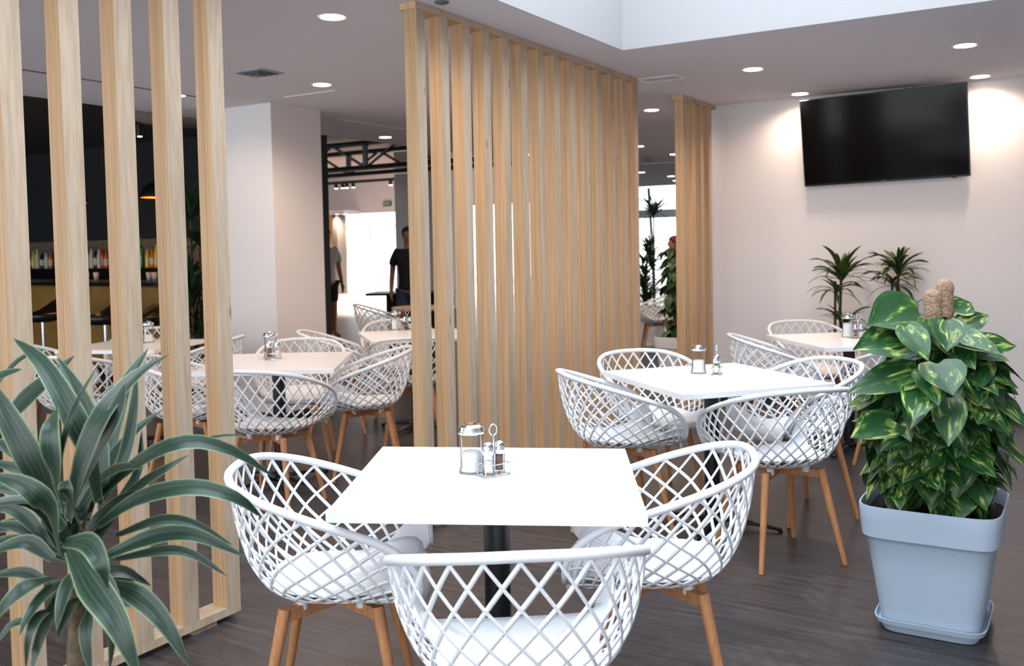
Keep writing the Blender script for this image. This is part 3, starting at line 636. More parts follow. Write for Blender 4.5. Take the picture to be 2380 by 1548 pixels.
for k in range(380):
    hz = rnd.random()**.85; z = .05+.60*hz
    a = rnd.uniform(0, 2*math.pi)
    if rnd.random() < .3: a = rnd.uniform(math.pi*1.05, math.pi*1.95)
    env = (.29+.02*math.sin(hz*math.pi*1.0)) * (1 if hz < .75 else 1-.55*(hz-.75)/.25)
    rr = env*rnd.uniform(.72, 1.0)*(.78 if hz < .14 else 1); o = Vector((math.cos(a), math.sin(a), 0)); c = Vector((ax.x*(.4+.6*hz), ax.y*(.4+.6*hz), 0))
    size = (.11+.05*hz)*rnd.uniform(.75, 1.35); drop = rnd.uniform(.2, 1.9)-.35*hz
    side = Vector((-o.y, o.x, 0))*rnd.uniform(-1.1, 1.1)
    dirn = (o*.75+side+Vector((0, 0, -drop))).normalized(); base = c+o*(rr*.62)+Vector((0, 0, z+.02))
    nrm = (o*rnd.uniform(.3, 1.1)+Vector((0, 0, .8))+side*rnd.uniform(-.3, 1.0))
    heart(PL, base, dirn, nrm, size, rnd.random(), curl=rnd.uniform(.05, .35), wf=rnd.uniform(.33, .42))
    if k % 2 == 0: stems.tube([c+o*.03+Vector((0, 0, max(.0, z-.06))), c+o*(rr*.35)+Vector((0, 0, z+.01)), base], .0022, n=5)
# large crown leaves seen individually in the picture (base, tip, facing, size)
def big(bx, by, tx, ty, d0, d1, wf=.36, rv=.5, curl=.1):
    b_, t_ = at(bx, by, d0)-loc, at(tx, ty, d1)-loc; dv = t_-b_; heart(PL, b_, dv, Vector((.25, -.8, .7)), dv.length, rv, curl, wf)
big(2140, 735, 2022, 735, 3.30, 3.15, .40, .81); big(2120, 790, 1990, 800, 3.2, 3.1, .33, .42); big(2200, 745, 2205, 812, 3.2, 3.12, .50, .33); big(2105, 760, 2160, 832, 3.15, 3.05, .34, .6)
big(2230, 760, 2300, 725, 3.45, 3.5, .30, .2); big(2215, 720, 2262, 700, 3.5, 3.55, .5, .7); big(2235, 775, 2300, 810, 3.3, 3.2, .36, .52); big(2180, 845, 2215, 912, 3.1, 2.98, .50, .12)
big(2270, 800, 2370, 798, 3.4, 3.45, .26, .9); big(2130, 865, 1980, 905, 3.15, 3.1, .26, .35); big(2280, 850, 2375, 915, 3.3, 3.3, .27, .66); big(2260, 880, 2378, 948, 3.3, 3.35, .24, .15); big(2240, 915, 2355, 1010, 3.25, 3.2, .24, .75)
big(2205, 925, 2205, 1030, 3.1, 2.98, .30, .05); big(2140, 905, 2120, 968, 3.1, 3.0, .40, .7); big(2080, 980, 1982, 1005, 3.15, 3.05, .30, .31); big(2150, 860, 2185, 935, 3.12, 3.0, .35, .62)
PL.obj('foliage', M_pothos, pl); stems.obj('stems', mat('pothos_stem', (84, 104, 52), .5), pl, True)
# ------------------------------------------------------------------ dracaena plants
def arc(base, dirn, length, droop, n=9, sidebend=0):
    d = Vector(dirn).normalized(); p = Vector(base); out = [p.copy()]; st = length/n; sd = d.cross(Vector((0, 0, 1))); sd = sd.normalized() if sd.length > 1e-3 else Vector((1, 0, 0))
    for i in range(n):
        d = (d + Vector((0, 0, -droop/n*(.5+i/n))) + sd*(sidebend/n)).normalized(); p = p + d*st; out.append(p.copy())
    return out
def crown(L, c, n, length, width, rg, droop=(.6, 1.6), up_=(.0, 1.5), fold=.25):
    for k in range(n):
        a = k*2.39996+rg.uniform(-.3, .3); e = rg.uniform(*up_); o = Vector((math.cos(a), math.sin(a), 0)); d = (o+Vector((0, 0, e))).normalized()
        L.strip(arc(c+Vector((0, 0, rg.uniform(-.05, .03)*length/.4)), d, length*rg.uniform(.7, 1.1), rg.uniform(*droop), sidebend=rg.uniform(-.4, .4)), width*rg.uniform(.75, 1.1), Vector((0, 0, 1))-o*.3 if e < 1 else -o+Vector((0, 0, .3)), rg.random(), fold)
# large striped plant in the left foreground
DC = at(172, 1330, 1.75)
dp = empty('striped_dracaena', (DC.x, DC.y, .30)); tag(dp, 'large dracaena with white-edged green leaves in the left foreground', 'potted plant')
dl_ = dp.location.copy()
DL = Leaves(); rg = random.Random(5)
def px_leaf(pts, w, d, rv=None, fold=.22, n=12, face=None):
    """leaf through 3-5 control points given as (x, y, depth offset)"""
    C_ = [at(x, y, d+o)-dl_ for x, y, o in pts]; k = len(C_); out = []
    def P(i): return C_[i] if 0 <= i < k else (2*C_[0]-C_[1] if i < 0 else 2*C_[-1]-C_[-2])
    for i in range(n+1):
        s = i/n*(k-1); j = min(int(s), k-2); u = s-j; p0, p1, p2, p3 = P(j-1), P(j), P(j+1), P(j+2)
        out.append(p1*.5*2*(1) if False else .5*((2*p1)+(p2-p0)*u+(2*p0-5*p1+4*p2-p3)*u*u+(3*p1-p0-3*p2+p3)*u**3))
    nr = face or Vector((.35, -.75, .55)); DL.strip(out, w/FPX*d, nr, rg.random() if rv is None else rv, fold, nx=6)
D0 = 1.75
px_leaf([(232, 1170, 0), (205, 1040, -.06), (158, 940, -.08), (95, 840, -.04), (30, 785, .02)], 30, D0, .75)
px_leaf([(240, 1150, .04), (228, 1040, .04), (190, 930, .04), (132, 826, .08)], 31, D0, .9)
px_leaf([(150, 1190, -.1), (128, 1090, -.2), (118, 1000, -.22), (135, 945, -.16)], 27, D0, .55)
px_leaf([(160, 1210, -.08), (190, 1080, -.12), (240, 960, -.12), (320, 870, -.05), (398, 822, .05)], 27, D0, .35)
px_leaf([(250, 1100, .1), (275, 960, .12), (300, 880, .14), (346, 808, .18)], 24, D0, .95)
px_leaf([(142, 1120, -.15), (150, 1040, -.2), (175, 950, -.2), (228, 848, -.15)], 9, D0, .2, .8)
px_leaf([(180, 1150, -.05), (215, 1060, -.1), (265, 970, -.12), (292, 890, -.1)], 30, D0, .1)
px_leaf([(235, 1170, .02), (290, 1060, .03), (310, 960, .05), (318, 860, .08)], 18, D0, .5)
px_leaf([(225, 1160, .0), (320, 1075, -.05), (430, 1028, -.08), (540, 1048, -.06), (642, 1112, -.02)], 20, D0, .6)
px_leaf([(230, 1222, 0), (320, 1160, -.06), (440, 1133, -.1), (545, 1155, -.1), (612, 1205, -.06)], 22, D0, .8)
px_leaf([(240, 1295, .02), (350, 1250, 0), (450, 1243, -.03), (575, 1296, -.02)], 22, D0, .7)
px_leaf([(270, 1245, .08), (370, 1210, .1), (450, 1218, .1), (545, 1270, .1)], 15, D0, .6)
px_leaf([(270, 1300, .06), (380, 1280, .06), (450, 1290, .06), (530, 1340, .06)], 14, D0, .5)
px_leaf([(245, 1335, .05), (300, 1335, .05), (352, 1362, .05)], 12, D0, .5)
px_leaf([(165, 1275, -.1), (215, 1360, -.22), (275, 1450, -.28), (325, 1580, -.28)], 34, D0, .65)
px_leaf([(245, 1355, 0), (320, 1385, -.05), (385, 1450, -.08), (440, 1550, -.08)], 26, D0, .4)
px_leaf([(150, 1262, -.2), (205, 1262, -.3), (235, 1310, -.34), (252, 1372, -.32)], 22, D0, .45)
px_leaf([(140, 1415, -.05), (95, 1430, -.1), (68, 1480, -.12), (60, 1560, -.1)], 15, D0, .3)
px_leaf([(120, 1345, -.05), (60, 1365, -.1), (10, 1410, -.1), (-40, 1480, -.05)], 20, D0, .5)
px_leaf([(130, 1180, -.1), (80, 1080, -.15), (20, 970, -.15), (-50, 850, -.1)], 33, D0, .15)
px_leaf([(145, 1300, -.15), (120, 1190, -.25), (60, 1130, -.28), (-30, 1100, -.25)], 26, D0, .3)
px_leaf([(140, 1200, .0), (90, 1130, .0), (40, 1090, .0), (-30, 1070, .02)], 20, D0, .15)
px_leaf([(-10, 1010, .25), (60, 930, .28), (115, 880, .3), (175, 825, .33)], 30, D0, .05)
px_leaf([(-20, 910, .3), (30, 850, .3), (70, 822, .3), (108, 812, .3)], 10, D0, .4)
px_leaf([(-30, 890, .2), (10, 870, .2), (52, 858, .2)], 14, D0, .8)
px_leaf([(130, 1290, .05), (70, 1210, .05), (10, 1180, .05), (-60, 1200, .05)], 18, D0, .1)
px_leaf([(125, 1300, 0), (60, 1260, 0), (-40, 1290, .0)], 20, D0, .3)
px_leaf([(210, 1415, -.02), (200, 1480, -.04), (212, 1570, -.04)], 18, D0, .7)
px_leaf([(235, 1200, .05), (330, 1125, .06), (385, 1090, .06), (442, 1056, .08)], 14, D0, .5)
px_leaf([(420, 1040, .12), (480, 1020, .12), (540, 1012, .12), (588, 1020, .12)], 5, D0, .6)
px_leaf([(150, 1230, -.05), (90, 1160, .1), (70, 1080, .15), (78, 1000, .2)], 24, D0, .2)
px_leaf([(250, 1200, .1), (320, 1100, .15), (330, 1000, .15)], 14, D0, .3)
px_leaf([(200, 1250, -.12), (160, 1150, -.22), (150, 1125, -.22), (165, 1115, -.2)], 16, D0, .2)
px_leaf([(110, 1350, .1), (50, 1330, .1), (-30, 1340, .1)], 16, D0, .05); px_leaf([(120, 1250, .1), (40, 1220, .1), (-50, 1240, .1)], 22, D0, .12); px_leaf([(130, 1210, .2), (60, 1150, .2), (-30, 1130, .2)], 22, D0, .12)
px_leaf([(95, 1440, 0), (30, 1450, 0), (-10, 1500, 0)], 10, D0, .1); px_leaf([(240, 1440, .05), (260, 1480, .05), (255, 1560, .05)], 12, D0, .3)
for k in range(16):
    a = rg.uniform(0, 6.28); DL.strip(arc(at(185, 1240, D0+.05)-dl_+Vector((0, 0, rg.uniform(-.06, .06))), Vector((math.cos(a), math.sin(a), rg.uniform(.6, 2))), rg.uniform(.18, .26), .9), .017, Vector((.2, -.6, .6)), rg.random()*.5, .3)
for k in range(14):
    a = rg.uniform(0, 6.28); DL.strip(arc(at(190, 1380, D0)-dl_+Vector((0, 0, rg.uniform(-.05, .05))), Vector((math.cos(a), math.sin(a), rg.uniform(-.3, .6))), rg.uniform(.10, .2), 1.6), .016, Vector((.2, -.6, .6)), rg.random()*.4, .3)
DL.obj('foliage', M_dracaena, dp)
t0 = at(188, 1215, D0)-dl_
MB().tube([(.01, .0, 0), (.012, .004, .15), (.0, 0, .35), Vector((t0.x*.5, t0.y*.5, .48)), t0], [.022, .021, .020, .019, .014], n=12).obj('trunk', mat('dracaena_trunk', (96, 84, 66), .9, noise=.3, nscale=60, bump=.6), dp, True)
pt = empty('round_pot', (DC.x, DC.y, 0)); tag(pt, 'round grey pot under the striped foreground dracaena', 'plant pot')
MB().lathe([(.13, 0), (.17, .30), (.178, .32), (.168, .32), (.162, .29), (0, .285)], 40).obj('pot', mat('grey_pot', (150, 152, 156), .6), pt, auto=40)
dp.location.z = .286; 
for o in children(dp): o.location.z += .014
# two dark dracaenas by the back wall, each in a pot
def wall_dracaena(x, y, h, seed, label):
    r = random.Random(seed); p0 = empty('wall_planter', (x, y, 0)); tag(p0, 'white planter holding the '+label, 'plant pot', 'planters by the back wall')
    MB().lathe([(.11, 0), (.14, .28), (.147, .30), (.138, .30), (.133, .27), (0, .265)], 36).obj('pot', M_white, p0, auto=40)
    root = empty('dark_dracaena', (x, y, .266)); tag(root, label, 'potted plant', 'dark dracaenas in front of the back wall'); L = Leaves(); tr = MB()
    crown(L, Vector((.0, 0, h-.266)), 36, .31, .020, r, (.5, 1.9), (.15, 2.6)); crown(L, Vector((-.04, .0, h-.36)), 20, .27, .019, r, (.8, 2.2), (.1, 1.2))
    crown(L, Vector((.03, -.04, h-.62)), 18, .26, .022, r, (.4, 1.6), (.3, 1.8)); crown(L, Vector((.11, -.05, h-.70)), 14, .26, .014, r, (.8, 1.6), (.4, 1.5))
    tr.tube([(0, 0, 0), (.01, 0, .3), (-.01, 0, .6), (0, 0, h-.27)], [.017, .015, .013, .010], n=8).tube([(.02, -.02, 0), (.04, -.03, .3), (.03, -.02, h-.62)], .010, n=7).tube([(-.02, 0, 0), (-.05, .01, .3), (-.045, 0, h-.36)], .010, n=7).tube([(.03, 0, 0), (.10, -.04, .25), (.11, -.05, h-.70)], .009, n=7)
    L.obj('foliage', M_dragreen, root); tr.obj('trunk', mat('dark_trunk', (66, 54, 42), .9, noise=.3, nscale=50), root, True)
a = at(1955, 668, 7.45); wall_dracaena(a.x, a.y, 1.12, 3, 'dark narrow-leaved dracaena by the back wall, left of the two')
a = at(2088, 668, 7.4); wall_dracaena(a.x, a.y, 1.17, 4, 'dark narrow-leaved dracaena by the back wall, nearer the moss poles')
# tall plant by the bar (behind the left screen)
def tall_plant(x, y, seed, label, heads, m=M_yucca, lw=.014, ll=.38, pot=True, group=None, trunk=True, plab=None, potr=.16, poth=.36):
    r = random.Random(seed)
    if pot:
        p0 = empty('floor_planter', (x, y, 0)); tag(p0, plab, 'plant pot')
        MB().lathe([(potr*.8, 0), (potr, poth-.02), (potr*1.04, poth), (potr*.97, poth), (potr*.94, poth-.03), (0, poth-.035)], 32).obj('pot', M_white, p0, auto=40)
    root = empty('tall_dracaena', (x, y, poth-.034)); tag(root, label, 'potted plant', group); L = Leaves(); tr = MB()
    for hx, hy, hz, n, k in heads:
        crown(L, Vector((hx, hy, hz)), n, ll*k, lw*k**.5, r, (.3, 1.7), (.0, 2.2)); tr.tube([(hx*.15, hy*.15, 0), (hx*.6, hy*.6, hz*.5), (hx, hy, hz)], [.016, .013, .010], n=7)
    L.obj('foliage', m, root); tr.obj('trunk', mat('tall_trunk', (92, 80, 62), .9, noise=.3, nscale=40), root, True)
a = at(445, 578, 9.0)
tall_plant(a.x, a.y, 9, 'tall dark dracaena standing left of the white pillar near the bar', [(0, 0, 1.45, 50, 1.3), (.08, .05, 1.15, 36, 1.1), (-.06, 0, .80, 50, 1.2), (.04, -.05, .62, 50, 1.2), (-.03, .05, .45, 44, 1.1), (.0, .05, .3, 36, 1.0)], lw=.020, plab='white pot of the tall dracaena left of the pillar')
# plants between the central and the short screen, far back
a = at(1520, 578, 13.4)
tall_plant(a.x, a.y, 12, 'slender yucca with one high tuft against the bright far windows', [(.0, 0, 1.52, 90, 1.0)], lw=.013, plab='pot of the slender high yucca before the far windows')
a = at(1510, 578, 12.9); square_planter('square_planter', (a.x-.05, a.y, 0), 'greyish square planter under the tan looking armchair between the screens', h=.56, hx=.25, hy=.25, m=M_white)
bl = empty('bushy_plant', (a.x-.05, a.y, .515)); tag(bl, 'dense dark bushy plant below the yucca tuft, between the two screens', 'potted plant'); L = Leaves(); r_ = random.Random(21)
for z in (.1, .18, .26, .34, .42, .5, .58, .66, .74, .82, .9): crown(L, Vector((r_.uniform(-.07, .07), r_.uniform(-.07, .07), z)), 30, .36-.16*z, .014, r_, (.3, 1.3), (.2, 2.0))
L.obj('foliage', M_yucca, bl); MB().tube([(0, 0, -.02), (0, 0, .5), (.01, 0, .9)], [.02, .015, .01], n=8).obj('trunk', MC['tall_trunk'], bl, True)
a = at(1572, 578, 9.7); square_planter('square_planter', (a.x, a.y, 0), 'white square planter with leafy plant at the left foot of the short screen', h=.47, hx=.2, hy=.2, m=M_white)
b2 = empty('leafy_plant', (a.x, a.y, .41)); tag(b2, 'leafy green plant just left of the short slat screen', 'potted plant'); L = Leaves(); r_ = random.Random(23)
for k in range(150):
    z = r_.uniform(.02, .98); aa = r_.uniform(0, 6.28); o = Vector((math.cos(aa), math.sin(aa), 0)); rr = .21*r_.uniform(.4, 1)*(1 if z > .2 else .7)
    heart(L, o*rr*.6+Vector((0, 0, z)), o*.8+Vector((0, 0, -r_.uniform(.2, 1.3))), o*.6+Vector((0, 0, .9)), r_.uniform(.10, .17), r_.random()*.7, .2)
L.obj('foliage', leaf_mat('deep_green_leaf', (34, 68, 36), (90, 112, 50), (54, 88, 40), 'blotch'), b2); MB().tube([(0, 0, -.02), (0, 0, .5), (.01, 0, .9)], [.025, .02, .015], n=8).obj('stem', MC['pothos_stem'], b2, True)
pp = at(1521, 640, 14.6); po = MB().tube([(pp.x, pp.y, 0), (pp.x-.02, pp.y, 1.2), (pp.x-.08, pp.y, 2.28)], .022, n=10).obj('support_pole', mat('grey_pole', (120, 128, 134), .5), smooth=True); tag(po, 'thin grey pole rising behind the yucca before the far windows', 'pole')
# ------------------------------------------------------------------ bar
bar = empty('bar_counter', (-11.2, 7.0, 0)); tag(bar, 'dark bar counter with ochre wooden front behind the left screen', 'bar counter')
MB().box(-3.4, 2.75, 0, .55, .08, 1.06).obj('front_panel', mat('ochre_bar_front', (150, 112, 52), .55, noise=.2, nscale=3), bar)
MB().bbox(-3.45, 2.8, -.22, .62, 1.06, 1.10, .006).obj('worktop', mat('black_worktop', (14, 15, 18), .3), bar)
MB().box(-3.4, 2.75, .05, .5, 0, .08).obj('plinth', M_black, bar)
bs = empty('back_shelf', (-11.2, 8.3, 0)); tag(bs, 'black back counter of the bar carrying the bottles', 'shelf')
MB().box(-3.4, 3.3, -.25, .26, 0, 1.20).obj('cabinet', M_black, bs); MB().bbox(-3.42, 3.32, -.28, .265, 1.20, 1.23, .004).obj('shelf_top', MC['black_worktop'], bs)
BC = {'clear': (200, 205, 200), 'green': (30, 110, 50), 'amber': (190, 100, 40), 'yellow': (200, 180, 60), 'dark': (40, 26, 22), 'red': (160, 40, 36)}
def bottle(x, y, z, c, h, rr, label, neck=.35, lab=True):
    root = empty('bottle', (x, y, z)); tag(root, label, 'bottle', 'bottles on the back counter of the bar')
    MB().lathe([(rr*.95, 0), (rr, .01), (rr, h*(1-neck)-.02), (rr*.8, h*(1-neck)+.01), (rr*.32, h*(1-neck)+.05), (rr*.30, h-.02), (rr*.36, h-.015), (rr*.36, h)], 14).obj('glass', mat('bottle_'+c, BC[c], .15, spec=.7), root, True)
    MB().lathe([(rr*.40, h-.02), (rr*.40, h+.012)], 10).obj('cap', mat('bottle_cap', (60, 54, 50), .4), root)
    if lab: MB().lathe([(rr*1.015, h*.18), (rr*1.015, h*.5)], 14).obj('label', mat('bottle_label', (205, 198, 180), .7), root)
br = random.Random(31); cols = ['clear', 'yellow', 'clear', 'dark', 'amber', 'green', 'clear', 'yellow', 'red', 'amber', 'clear', 'green']
xs = [at(px_, 600, 12.2) for px_ in ()]
def y83(px_, yy=8.2): r = ray(px_, 600); return CAM.x + r.x*(yy/r.y)
spots = [(p, c) for p, c in zip((60, 69, 78, 87, 98, 108, 118), ('clear', 'dark', 'yellow', 'clear', 'dark', 'clear', 'amber'))] + [(p, c) for p, c in zip((196, 204, 213, 222, 231, 239, 247), ('green', 'yellow', 'clear', 'dark', 'clear', 'red', 'amber'))] + [(p, c) for p, c in zip((316, 329, 343, 354, 364), ('green', 'green', 'yellow', 'amber', 'yellow'))] + [(152, 'dark'), (165, 'amber'), (178, 'clear'), (272, 'clear'), (288, 'dark'), (302, 'green'), (385, 'dark'), (400, 'clear')]
ORD = ('leftmost', 'second from the left', 'third from the left', 'fourth from the left', 'fifth from the left', 'sixth from the left', 'seventh from the left', 'eighth from the left', 'ninth from the left', 'tenth from the left'); seen = {}
for i, (p, c) in enumerate(sorted(spots)):
    cn = {'clear': 'clear', 'dark': 'dark brown'}.get(c, c); k = seen.get(c, 0); seen[c] = k+1
    bottle(y83(p), 8.2, 1.23, c, br.uniform(.24, .33) if p != 329 else .40, .034, '%s bottle behind the bar, %s of its colour' % (cn, ORD[k]), lab=c in ('clear', 'dark', 'amber'))
def glass_(x, y, z, label, h=.10):
    o = MB().lathe([(.028, 0), (.034, h), (.031, h), (.026, .006), (0, .006)], 16, (0, 0, 0)).obj('drinking_glass', mat('frosted_tumbler', (190, 188, 184), .3), None, True); o.location = (x, y, z); tag(o, label, 'glass', 'tumblers on the bar worktop')
for k, p in enumerate((200, 222, 345, 358, 428, 436, 444, 452, 460)): glass_(y83(p, 7.3), 7.3, 1.10, 'pale tumbler on the dark bar worktop, '+ORD[k])
# stools
def stool(p, deg, label):
    root = empty('bar_stool', (p[0], p[1], 0), R(deg)); tag(root, label, 'bar stool', 'bar stools in front of the bar')
    MB().lathe([(.02, .02), (.02, .70)], 14).obj('column', M_chrome, root, auto=40); MB().lathe([(.21, 0), (.21, .012), (.05, .025), (.03, .04)], 36).obj('base', M_chrome, root, auto=40)
    MB().tube([(math.cos(a)*.14, math.sin(a)*.14, .30) for a in [2*math.pi*i/24 for i in range(24)]], .008, n=6, closed=True).tube([(0, 0, .30), (.14, 0, .30)], .007, n=6).obj('footrest', M_chrome, root, True)
    v = []; f = []; n = 28
    prof = [(.0, .72), (.14, .70), (.20, .72), (.215, .78), (.20, .80), (.16, .765), (.0, .755)]
    b = MB(); b.lathe(prof, 32); 
    nv = []
    for (x, y, z) in b.v:
        k = max(0, -y/.21); nv.append((x, y, z+(.16*k*k if z > .74 else .03*k)))
    b.v = nv; b.obj('seat', mat('black_vinyl', (22, 22, 25), .35), root, True)
for px_, lb in ((98, 'black bar stool with low backrest seen in the first gap of the left screen'), (243, 'black bar stool with chrome column seen in the second gap of the left screen'), (337, 'black bar stool with chrome column seen in the third gap of the left screen')):
    r = ray(px_, 700); yy = 6.15; stool((CAM.x+r.x*yy/r.y, yy), 180, lb)
def pendant(px_, label):
    r = ray(px_, 460); yy = 6.9; x = CAM.x+r.x*yy/r.y
    root = empty('pendant_lamp', (x, yy, 2.03)); tag(root, label, 'pendant lamp', 'black dome pendants over the bar')
    MB().lathe([(.165, 0), (.160, .05), (.135, .10), (.095, .14), (.04, .165), (.02, .19), (.0, .19)], 32, open_=True).obj('shade', M_black, root, True)
    MB().lathe([(.158, .004), (.150, .05), (.125, .09), (.085, .13), (.0, .15)], 32, open_=True).obj('shade_lining', mat('orange_lining', (235, 130, 40), .5), root, True)
    MB().tube([(0, 0, .19), (0, 0, .92)], .004, n=6).obj('cord', M_black, root); MB().lathe([(0, .05), (.03, .065), (.03, .09), (.0, .12)], 16).obj('bulb', mat('warm_bulb', (255, 200, 120), .5, emit=(1, .55, .18), es=8), root, True)
    ld = bpy.data.lights.new('pendant_bulb_light', 'POINT'); ld.energy = 9; ld.color = (1, .55, .2); ld.shadow_soft_size = .03; lo = bpy.data.objects.new('pendant_bulb_light', ld); COL.objects.link(lo); lo.parent = root; lo.location = (0, 0, .03)
pendant(362, 'black dome pendant with orange inside, right one over the bar'); pendant(168, 'black dome pendant with orange inside, left one over the bar')
r = ray(325, 317); yy = 6.4; sp_ = empty('ceiling_spotlight', (CAM.x+r.x*yy/r.y, yy, 2.95)); tag(sp_, 'small black ceiling spotlight glowing above the bar', 'spotlight')
zl = CAM.z+r.z*yy/r.y-2.95
MB().lathe([(.04, zl), (.04, zl+.12), (.012, zl+.13), (.012, 0)], 16).obj('housing', M_black, sp_, auto=40); MB().lathe([(0.022, zl-.004), (.022, zl-.001)], 16).obj('lens', M_lamp, sp_)
# ------------------------------------------------------------------ exposed black trusses and track lights of the hall
def truss(y, x0, x1, z0, z1, label):
    root = empty('roof_truss', ((x0+x1)/2, y, z0)); tag(root, label, 'truss', 'black roof trusses of the hall'); w_ = (x1-x0)/2; h = z1-z0
    MB().tube([(-w_, 0, 0), (w_, 0, 0)], .055, n=8).obj('chord', M_black, root); MB().tube([(-w_, 0, h), (w_, 0, h)], .055, n=8).obj('chord', M_black, root)
    n = max(2, int(2*w_/1.6)); d = MB()
    for i in range(n):
        a = -w_+2*w_*i/n; b = -w_+2*w_*(i+1)/n; m_ = (a+b)/2; d.tube([(a, 0, 0), (m_, 0, h)], .03, n=6).tube([(m_, 0, h), (b, 0, 0)], .03, n=6).box(a-.04, a+.04, -.04, .04, 0, h)
    d.obj('web_bars', M_black, root)
    for x in (-w_*.7, 0, w_*.7): MB().tube([(x, 0, h), (x, 0, 3.85-z0)], .02, n=6).obj('hanger', M_black, root)
truss(14.5, -15.5, -7.0, 3.02, 3.5, 'nearer black roof truss above the hall, left of the central screen')
truss(16.2, -17.5, -7.0, 3.08, 3.55, 'farther black roof truss above the hall behind the first one')
tk = empty('lighting_track', (-18.2, 21.3, 3.35)); tag(tk, 'dark lighting track with small spots in front of the entrance wall', 'track light')
MB().box(-2.2, 2.2, -.03, .03, 0, .08).obj('track', M_black, tk)
for x in (-1.5, 1.5): MB().tube([(x, 0, .08), (x, 0, .5)], .015, n=6).obj('hanger', M_black, tk)
for px_ in (781, 796, 806, 821, 908):
    r = ray(px_, 430); x = CAM.x+r.x*21.3/r.y+18.2
    s_ = MB().lathe([(.055, -.12), (.055, 0)], 12, (x, 0, 0)).obj('spot_head', M_black, tk); MB().lathe([(.05, -.126), (.05, -.121)], 12, (x, 0, 0)).obj('lens', M_lamp, s_)
    ld = bpy.data.lights.new('track_beam', 'SPOT'); ld.energy = 4600; ld.color = (1.0, .84, .68); ld.spot_size = R(140); ld.spot_blend = .9; ld.shadow_soft_size = .08; lo = bpy.data.objects.new('track_beam', ld); COL.objects.link(lo); lo.parent = s_; lo.location = (x, 0, -.14)
for px_ in (783, 802):
    r = ray(px_, 489); yy = 23.5; downlight(CAM.x+r.x*yy/r.y, yy, 'warm downlight in the entrance recess beside the doors, %s' % ('left' if px_ == 783 else 'right'), 14, 2.575, 'entrance downlights')
structure(MB().box(-24.5, -20.3, 23.2, 24, 2.575, 2.7).obj('ceiling_entrance', M_ceil))
# dark table by the woman
dt = empty('dark_counter', (-8.9, 11.55, 0), R(25)); tag(dt, 'low black counter with overhanging top beside the person in dark clothes', 'counter')
MB().bbox(-.55, .75, -.35, .35, .72, .755, .005).obj('counter_top', M_black, dt); MB().bbox(-.25, .7, -.28, .28, 0, .72, .005).obj('counter_body', mat('counter_black', (24, 20, 20), .5), dt)
